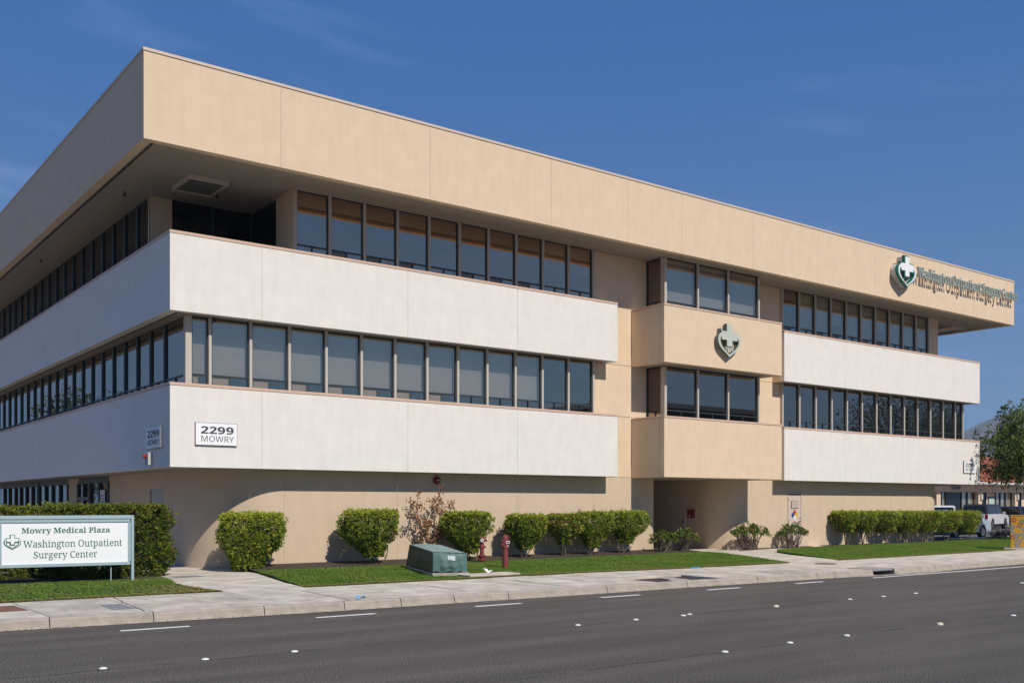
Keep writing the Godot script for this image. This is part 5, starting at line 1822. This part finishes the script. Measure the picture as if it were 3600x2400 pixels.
	# hazard signs on the utility door
	t = thing("hazard_diamond", "four-coloured hazard diamond on the utility door", "sign", Vector3(26.267, 1.285, WZ - 0.006))
	var cols := [mat("hazard red", lin(0.55, 0.05, 0.04), 0.5), mat("hazard blue", lin(0.03, 0.08, 0.30), 0.5), mat("hazard yellow", lin(0.75, 0.58, 0.03), 0.5), M.sign_white]
	var offs := [Vector2(0, 0.122), Vector2(-0.118, 0), Vector2(0.118, 0), Vector2(0, -0.122)]
	var marks := ["1", "1", "1", "OX"]
	for i in 4:
		s = MB.new()
		var c: Vector2 = offs[i]
		s.extrude(PackedVector2Array([c + Vector2(0, 0.119), c + Vector2(-0.115, 0), c + Vector2(0, -0.119), c + Vector2(0.115, 0)]), 0.0, 0.006)
		part("quarter", s.mesh(), cols[i], t)
		var l := part("lettering", text(marks[i], 0.075 if i < 3 else 0.05, 0.004, true, false), M.plate_text, t)
		l.position = Vector3(c.x, c.y, 0.008)
	tag(bx("door_notice", Vector3(26.157, 0.96, WZ - 0.006), Vector3(26.377, 1.01, WZ + 0.0), mat("red notice", lin(0.45, 0.12, 0.09), 0.5), self), "narrow red notice under the hazard diamond", "notice")
	t = thing("door_label", "small white label with dark print under the red notice on the utility door", "notice", Vector3(26.267, 0.90, WZ - 0.006))
	bx("plate", Vector3(-0.11, -0.055, 0), Vector3(0.11, 0.055, 0.006), M.sign_white, t)
	bx("print_line", Vector3(-0.07, -0.03, 0.005), Vector3(0.07, -0.015, 0.008), M.plate_text, t)
	bx("print_line", Vector3(-0.03, 0.015, 0.005), Vector3(0.03, 0.03, 0.008), M.plate_text, t)
	# notice behind the ground floor glass
	t = thing("window_notice", "white printed notice on the ground floor glass nearest the side door", "notice", Vector3(1.33, 1.52, -11.15), -PI / 2)
	bx("sheet", Vector3(-0.3, -0.1, 0), Vector3(0.3, 0.72, 0.004), M.paper, t)
	for i in 6:
		bx("print_line", Vector3(-0.22, 0.0 + i * 0.1, 0.003), Vector3(0.22, 0.04 + i * 0.1, 0.007), M.plate_thin if i != 4 else M.tail_red, t)

	tarp_box()
	hydrants()
	yellow_cabinet()

	# road markers
	var near := "round white raised markers on the street"
	var dots := [[-5.21, 13.30, "leftmost"], [-3.98, 13.34, "second from the left"], [-2.79, 13.40, "third from the left"], [2.13, 13.47, "fourth from the left, in mid street"], [3.42, 13.48, "fifth from the left"], [4.53, 13.53, "left one of the touching pair"], [4.76, 13.46, "right one of the touching pair"], [9.49, 13.51, "first of the far three"], [10.62, 13.55, "second of the far three"], [11.86, 13.55, "third of the far three"], [16.63, 13.54, "farthest, at the right frame edge"]]
	for q in dots:
		dot(Vector3(q[0], -0.22, q[1]), "round white marker of the row nearer the curb, " + q[2], near)
	for q in [[1.76, 16.88, "leftmost"], [3.17, 16.85, "second from the left"], [4.49, 16.87, "third from the left"], [9.19, 17.02, "farthest right"]]:
		dot(Vector3(q[0], -0.22, q[1]), "round white marker of the row nearer the camera, " + q[2], near)
	for q in [[7.15, 13.48, "broken cream marker of the row nearer the curb"], [6.96, 16.93, "broken cream marker of the row nearer the camera"]]:
		s = MB.new()
		s.lathe([Vector2(0.055, 0), Vector2(0.05, 0.016), Vector2(0.03, 0.026), Vector2(0, 0.028)], Vector3(0.03, 0, -0.02), 14)
		s.lathe([Vector2(0.045, 0), Vector2(0.04, 0.008), Vector2(0, 0.012)], Vector3(-0.05, 0, 0.03), 12)
		var o := part("broken_marker", s.mesh(), mat("cream marker", lin(0.68, 0.62, 0.46), 0.6), self)
		o.position = Vector3(q[0], -0.22, q[1])
		tag(o, q[2], "road marker", "broken cream markers on the street")
	# litter
	s = MB.new()
	for i in 5:
		var a := TAU * i / 5.0
		s.face([Vector3(0, 0.02, 0), Vector3(cos(a) * 0.12, 0.01 + 0.05 * (i % 2), sin(a) * 0.10), Vector3(cos(a + 1.0) * 0.07, 0.07 - 0.03 * (i % 3), sin(a + 1.0) * 0.07)], Vector3(0, -0.2, 0))
	var o := part("blue_wrapper", s.mesh(), M.blue_litter, self)
	o.position = Vector3(0.66, -0.055, 8.88)
	tag(o, "crumpled bright blue wrapper at the curb edge", "litter")
	s = MB.new()
	s.hexa([Vector3(-0.16, 0, 0.03), Vector3(0.15, 0, 0.05), Vector3(0.14, 0, -0.03), Vector3(-0.15, 0, -0.04), Vector3(-0.16, 0.012, 0.03), Vector3(0.15, 0.03, 0.05), Vector3(0.14, 0.02, -0.03), Vector3(-0.15, 0.025, -0.04)])
	o = part("blue_scrap", s.mesh(), M.blue_litter, self)
	o.position = Vector3(12.55, -0.05, 6.42)
	tag(o, "flat blue scrap where the sidewalk meets the lawn", "litter")
	s = MB.new()
	s.face([Vector3(-0.14, 0.12, 0), Vector3(-0.02, 0.10, 0.02), Vector3(0.0, 0.0, 0.06), Vector3(-0.06, 0.02, 0.05)], Vector3(0, 0, -1))
	s.face([Vector3(-0.06, 0.02, 0.05), Vector3(0.0, 0.0, 0.06), Vector3(0.14, 0.07, 0.04), Vector3(0.02, 0.05, 0.0)], Vector3(0, 0, -1))
	o = part("paper_scrap", s.mesh(), M.paper, self)
	o.position = Vector3(6.42, 0.0, 5.0)
	tag(o, "crumpled white paper on the concrete pad near the standpipe", "litter")
	# low timber frame seen under the plaza sign
	t = thing("timber_step", "low weathered timber frame on the soil under the plaza sign", "timber frame", Vector3(-3.1, -0.02, -2.0), deg_to_rad(4))
	bx("plank", Vector3(-0.32, 0.22, -0.1), Vector3(0.32, 0.28, 0.1), M.wood, t, 0.005)
	for q in [-0.28, 0.22]:
		bx("leg", Vector3(q, -0.05, -0.05), Vector3(q + 0.06, 0.219, 0.02), M.wood, t)


func dot(at: Vector3, label: String, group: String) -> void:
	var s := MB.new()
	s.lathe([Vector2(0.052, -0.005), Vector2(0.051, 0.004), Vector2(0.042, 0.015), Vector2(0.024, 0.022), Vector2(0, 0.024)], Vector3.ZERO, 18)
	var o := part("road_marker", s.mesh(), M.marker, self)
	o.position = at
	tag(o, label, "road marker", group)
	var r := MB.new()
	r.lathe([Vector2(0.07, -0.002), Vector2(0.062, 0.004), Vector2(0.05, 0.005)], Vector3.ZERO, 14)
	part("adhesive_ring", r.mesh(), M.tar, o)


func tarp_box() -> void:
	# utility cabinet under a sagging green cover, on a concrete pad
	var t := thing("tarp_covered_cabinet", "utility cabinet under a faded dark green tarp on a concrete pad in the lawn", "covered cabinet")
	var base := [Vector3(4.94, 0.06, 4.73), Vector3(5.74, 0.06, 5.07), Vector3(6.80, 0.06, 2.20), Vector3(5.90, 0.06, 1.86)]
	var top := [Vector3(4.98, 0.545, 4.67), Vector3(5.76, 0.515, 5.02), Vector3(6.78, 0.61, 2.26), Vector3(5.97, 0.625, 1.93)]
	var mid := Vector3.ZERO
	for q in base:
		mid += q / 4.0
	var n := FastNoiseLite.new()
	n.seed = 8
	n.frequency = 1.7
	n.fractal_octaves = 3
	var P := func(i: int, u: float, v: float) -> Vector3:   # side i
		var j := (i + 1) % 4
		var p: Vector3 = (base[i].lerp(base[j], u)).lerp(top[i].lerp(top[j], u), v)
		var out := Vector3(p.x - mid.x, 0, p.z - mid.z).normalized()
		var e := sin(u * PI)
		var fold := 0.028 * sin(u * 22.0 + 3.0 * v + i) * (1.0 - v) + 0.04 * n.get_noise_3d(p.x * 1.3, p.y * 2.0, p.z * 1.3)
		return p + out * (0.05 * e * sin(v * PI) + fold * e) + Vector3(0, 0.02 * sin(u * 17.0) * (1.0 - v), 0)
	for i in 4:
		var s := MB.new()
		for a in 24:
			for b in 8:
				var p0: Vector3 = P.call(i, a / 24.0, b / 8.0)
				var p1: Vector3 = P.call(i, (a + 1) / 24.0, b / 8.0)
				var p2: Vector3 = P.call(i, (a + 1) / 24.0, (b + 1) / 8.0)
				var p3: Vector3 = P.call(i, a / 24.0, (b + 1) / 8.0)
				s.face([p0, p1, p2], mid)
				s.face([p0, p2, p3], mid)
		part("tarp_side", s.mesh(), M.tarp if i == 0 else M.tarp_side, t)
	var s := MB.new()
	var T := func(u: float, v: float) -> Vector3:
		var p: Vector3 = (top[0].lerp(top[1], u)).lerp(top[3].lerp(top[2], u), v)
		return p + Vector3(0, 0.035 * sin(u * PI) * sin(v * PI) + 0.025 * smoothstep(0.0, 0.4, v) * sin(PI * u) + 0.02 * n.get_noise_2d(p.x * 3.0, p.z * 3.0) * sin(u * PI) * sin(v * PI), 0)
	for a in 14:
		for b in 20:
			s.face([T.call(a / 14.0, b / 20.0), T.call((a + 1) / 14.0, b / 20.0), T.call((a + 1) / 14.0, (b + 1) / 20.0)], mid - Vector3(0, 1, 0))
			s.face([T.call(a / 14.0, b / 20.0), T.call((a + 1) / 14.0, (b + 1) / 20.0), T.call(a / 14.0, (b + 1) / 20.0)], mid - Vector3(0, 1, 0))
	part("tarp_top", s.mesh(), M.tarp_top, t)
	s = MB.new()
	s.tube([top[0] + Vector3(0, 0.005, 0), top[1] + Vector3(0, 0.005, 0)], [0.008, 0.008], 6)
	s.tube([top[0] + Vector3(0, 0.005, 0), top[3] + Vector3(0, 0.005, 0)], [0.010, 0.010], 6)
	s.tube([top[0], base[0]], [0.010, 0.010], 6)
	part("seam", s.mesh(), M.tarp_side, t)
	s = MB.new()
	var f := func(u: float, v: float) -> Vector3: return P.call(0, u, v) + Vector3(-0.004, 0.004, 0.016)
	for a in 4:
		for b in 4:
			var g := func(i: int, k: int) -> Vector3: return f.call(0.42 + 0.055 * i, 0.60 + 0.06 * k)
			s.face([g.call(a, b), g.call(a + 1, b), g.call(a + 1, b + 1), g.call(a, b + 1)], mid)
	part("label_patch", s.mesh(), mat("pale label", lin(0.42, 0.48, 0.50), 0.6), t)
	s = MB.new()
	var pad := []
	for q in base:
		var d: Vector3 = q - mid
		pad.append(Vector2(mid.x + d.x * 1.07, mid.z + d.z * 1.07))
	s.slab(PackedVector2Array(pad), -0.12, 0.035)
	part("pad", s.mesh(), M.pale, t)
	bx_struct("meter_slab", Vector3(5.45, -0.12, 5.02), Vector3(7.0, 0.005, 5.62), M.concrete2, "small concrete slab with a grey lid beside the tarp covered cabinet", "utility slab")


func hydrants() -> void:
	var t := thing("fire_hydrant", "short dark red fire hydrant with white outlet cap beside a clipped shrub", "hydrant", Vector3(8.98, 0.02, 1.15))
	var s := MB.new()
	s.lathe([Vector2(0.10, -0.05), Vector2(0.10, 0.03), Vector2(0.125, 0.035), Vector2(0.125, 0.065), Vector2(0.085, 0.07), Vector2(0.085, 0.155), Vector2(0.125, 0.16), Vector2(0.125, 0.19), Vector2(0.066, 0.20), Vector2(0.062, 0.42), Vector2(0.062, 0.60), Vector2(0.066, 0.68), Vector2(0.05, 0.72), Vector2(0.0, 0.735)], Vector3.ZERO, 18)
	part("barrel", s.mesh(), M.red, t)
	for k in 6:
		var a := TAU * k / 6.0
		s = MB.new()
		s.tube([Vector3(cos(a) * 0.105, 0.03, sin(a) * 0.105), Vector3(cos(a) * 0.105, 0.20, sin(a) * 0.105)], [0.012, 0.012], 6)
		part("flange_bolt", s.mesh(), M.red, t)
	bx("collar", Vector3(-0.09, 0.40, -0.075), Vector3(0.10, 0.475, 0.075), M.red, t, 0.012)
	s = MB.new()
	s.tube([Vector3(0, 0.65, 0), Vector3(0.135, 0.65, 0.06)], [0.055, 0.05], 12)
	part("outlet", s.mesh(), M.red, t)
	s = MB.new()
	s.tube([Vector3(0.135, 0.65, 0.06), Vector3(0.155, 0.65, 0.069)], [0.046, 0.046], 12)
	part("outlet_cap", s.mesh(), M.paper, t)
	s = MB.new()
	s.tube([Vector3(-0.01, 0.64, 0.02), Vector3(-0.055, 0.64, 0.085)], [0.058, 0.056], 14)
	part("outlet", s.mesh(), M.red, t)
	s = MB.new()
	s.tube([Vector3(-0.055, 0.64, 0.085), Vector3(-0.066, 0.64, 0.10)], [0.052, 0.052], 14)
	part("outlet_cap", s.mesh(), M.paper, t)
	s = MB.new()
	s.tube([Vector3(-0.067, 0.64, 0.101), Vector3(-0.069, 0.64, 0.104)], [0.022, 0.022], 8)
	part("cap_mark", s.mesh(), M.red, t)

	t = thing("standpipe", "taller red indicator post with small white plate standing on the lawn", "standpipe", Vector3(8.10, 0.0, 3.5))
	s = MB.new()
	s.lathe([Vector2(0.08, -0.05), Vector2(0.08, 0.52), Vector2(0.098, 0.525), Vector2(0.10, 0.56), Vector2(0.086, 0.565), Vector2(0.083, 0.80), Vector2(0.076, 0.845), Vector2(0.05, 0.865), Vector2(0.045, 0.90), Vector2(0.0, 0.905)], Vector3.ZERO, 20)
	part("post", s.mesh(), M.red, t)
	bx("side_box", Vector3(-0.145, 0.585, -0.04), Vector3(-0.08, 0.665, 0.04), M.red, t, 0.006)
	bx("side_box", Vector3(-0.12, 0.70, -0.03), Vector3(-0.08, 0.74, 0.03), M.red, t, 0.006)
	s = MB.new()
	s.tube([Vector3(0.06, 0.88, 0.0), Vector3(0.115, 0.87, 0.03), Vector3(0.12, 0.66, 0.04)], [0.012, 0.012, 0.012], 6)
	part("wrench", s.mesh(), M.red, t)
	bx("plate", Vector3(-0.045, 0.655, 0.085), Vector3(0.075, 0.725, 0.10), M.paper, t)
	bx("plate_window", Vector3(-0.03, 0.67, 0.10), Vector3(0.05, 0.71, 0.103), M.plate_text, t)
	bx("decal", Vector3(-0.02, 0.56, 0.102), Vector3(0.045, 0.615, 0.106), mat("pale red decal", lin(0.5, 0.25, 0.24), 0.6), t)


func yellow_cabinet() -> void:
	# traffic signal cabinet painted with vines, flowers and birds
	var t := thing("painted_cabinet", "yellow utility cabinet painted with grey vines and red flowers at the right frame edge", "utility cabinet", Vector3(31.06, 0.0, 6.04), deg_to_rad(-64))
	var im := Image.create(256, 256, false, Image.FORMAT_RGB8)
	var yellow := lin(0.62, 0.33, 0.02)
	im.fill(yellow)
	var r := RandomNumberGenerator.new()
	r.seed = 77
	for v in 4:   # winding vines of grey leaf pairs
		var p := Vector2(r.randf() * 256, 256)
		var a := -PI / 2
		for i in 150:
			a += r.randf_range(-0.16, 0.16) + 0.06 * sin(i * 0.06 + v * 2.0)
			p += Vector2(cos(a), sin(a)) * 3.0
			for k in 4:
				var q := p + Vector2(r.randfn(), r.randfn()) * 5.0
				im.fill_rect(Rect2i(int(posmod(int(q.x), 256)), clampi(int(q.y), 0, 250), 5, 5), lin(0.42, 0.38, 0.30) if k % 2 == 0 else lin(0.13, 0.15, 0.16))
	for fl in 11:
		var c := Vector2(r.randf() * 240 + 8, r.randf() * 240 + 8)
		for k in 260:
			var a := r.randf() * TAU
			var d := sqrt(r.randf()) * (17.0 + 7.0 * cos(a * 5.0))
			var g := lin(0.36, 0.06, 0.035) if fl % 3 != 2 else lin(0.05, 0.20, 0.10)
			if d < 6.0:
				g = lin(0.6, 0.45, 0.1)
			im.fill_rect(Rect2i(clampi(int(c.x + cos(a) * d), 0, 252), clampi(int(c.y + sin(a) * d), 0, 252), 3, 3), g)
	var m := mat("painted yellow enamel", Color.WHITE, 0.5)
	m.albedo_texture = ImageTexture.create_from_image(im)
	var plain := mat("yellow enamel", yellow, 0.5)
	bx("case", Vector3(0.004, 0.02, -0.76), Vector3(1.3, 1.27, -0.004), plain, t, 0.01)
	for e in [[Vector3(0.652, 0.645, 0.0), 0.0, 1.27], [Vector3(0.0, 0.645, -0.382), -PI / 2, 0.73]]:
		var q := QuadMesh.new()
		q.size = Vector2(e[2], 1.24)
		var o := part("painted_panel", q, m, t)
		o.position = e[0]
		o.rotation.y = e[1]
	bx("lid", Vector3(-0.015, 1.272, -0.78), Vector3(1.32, 1.30, 0.015), plain, t, 0.01)
	bx("plinth", Vector3(-0.22, -0.2, -0.95), Vector3(1.6, 0.018, 0.22), M.concrete3, t, 0.01)
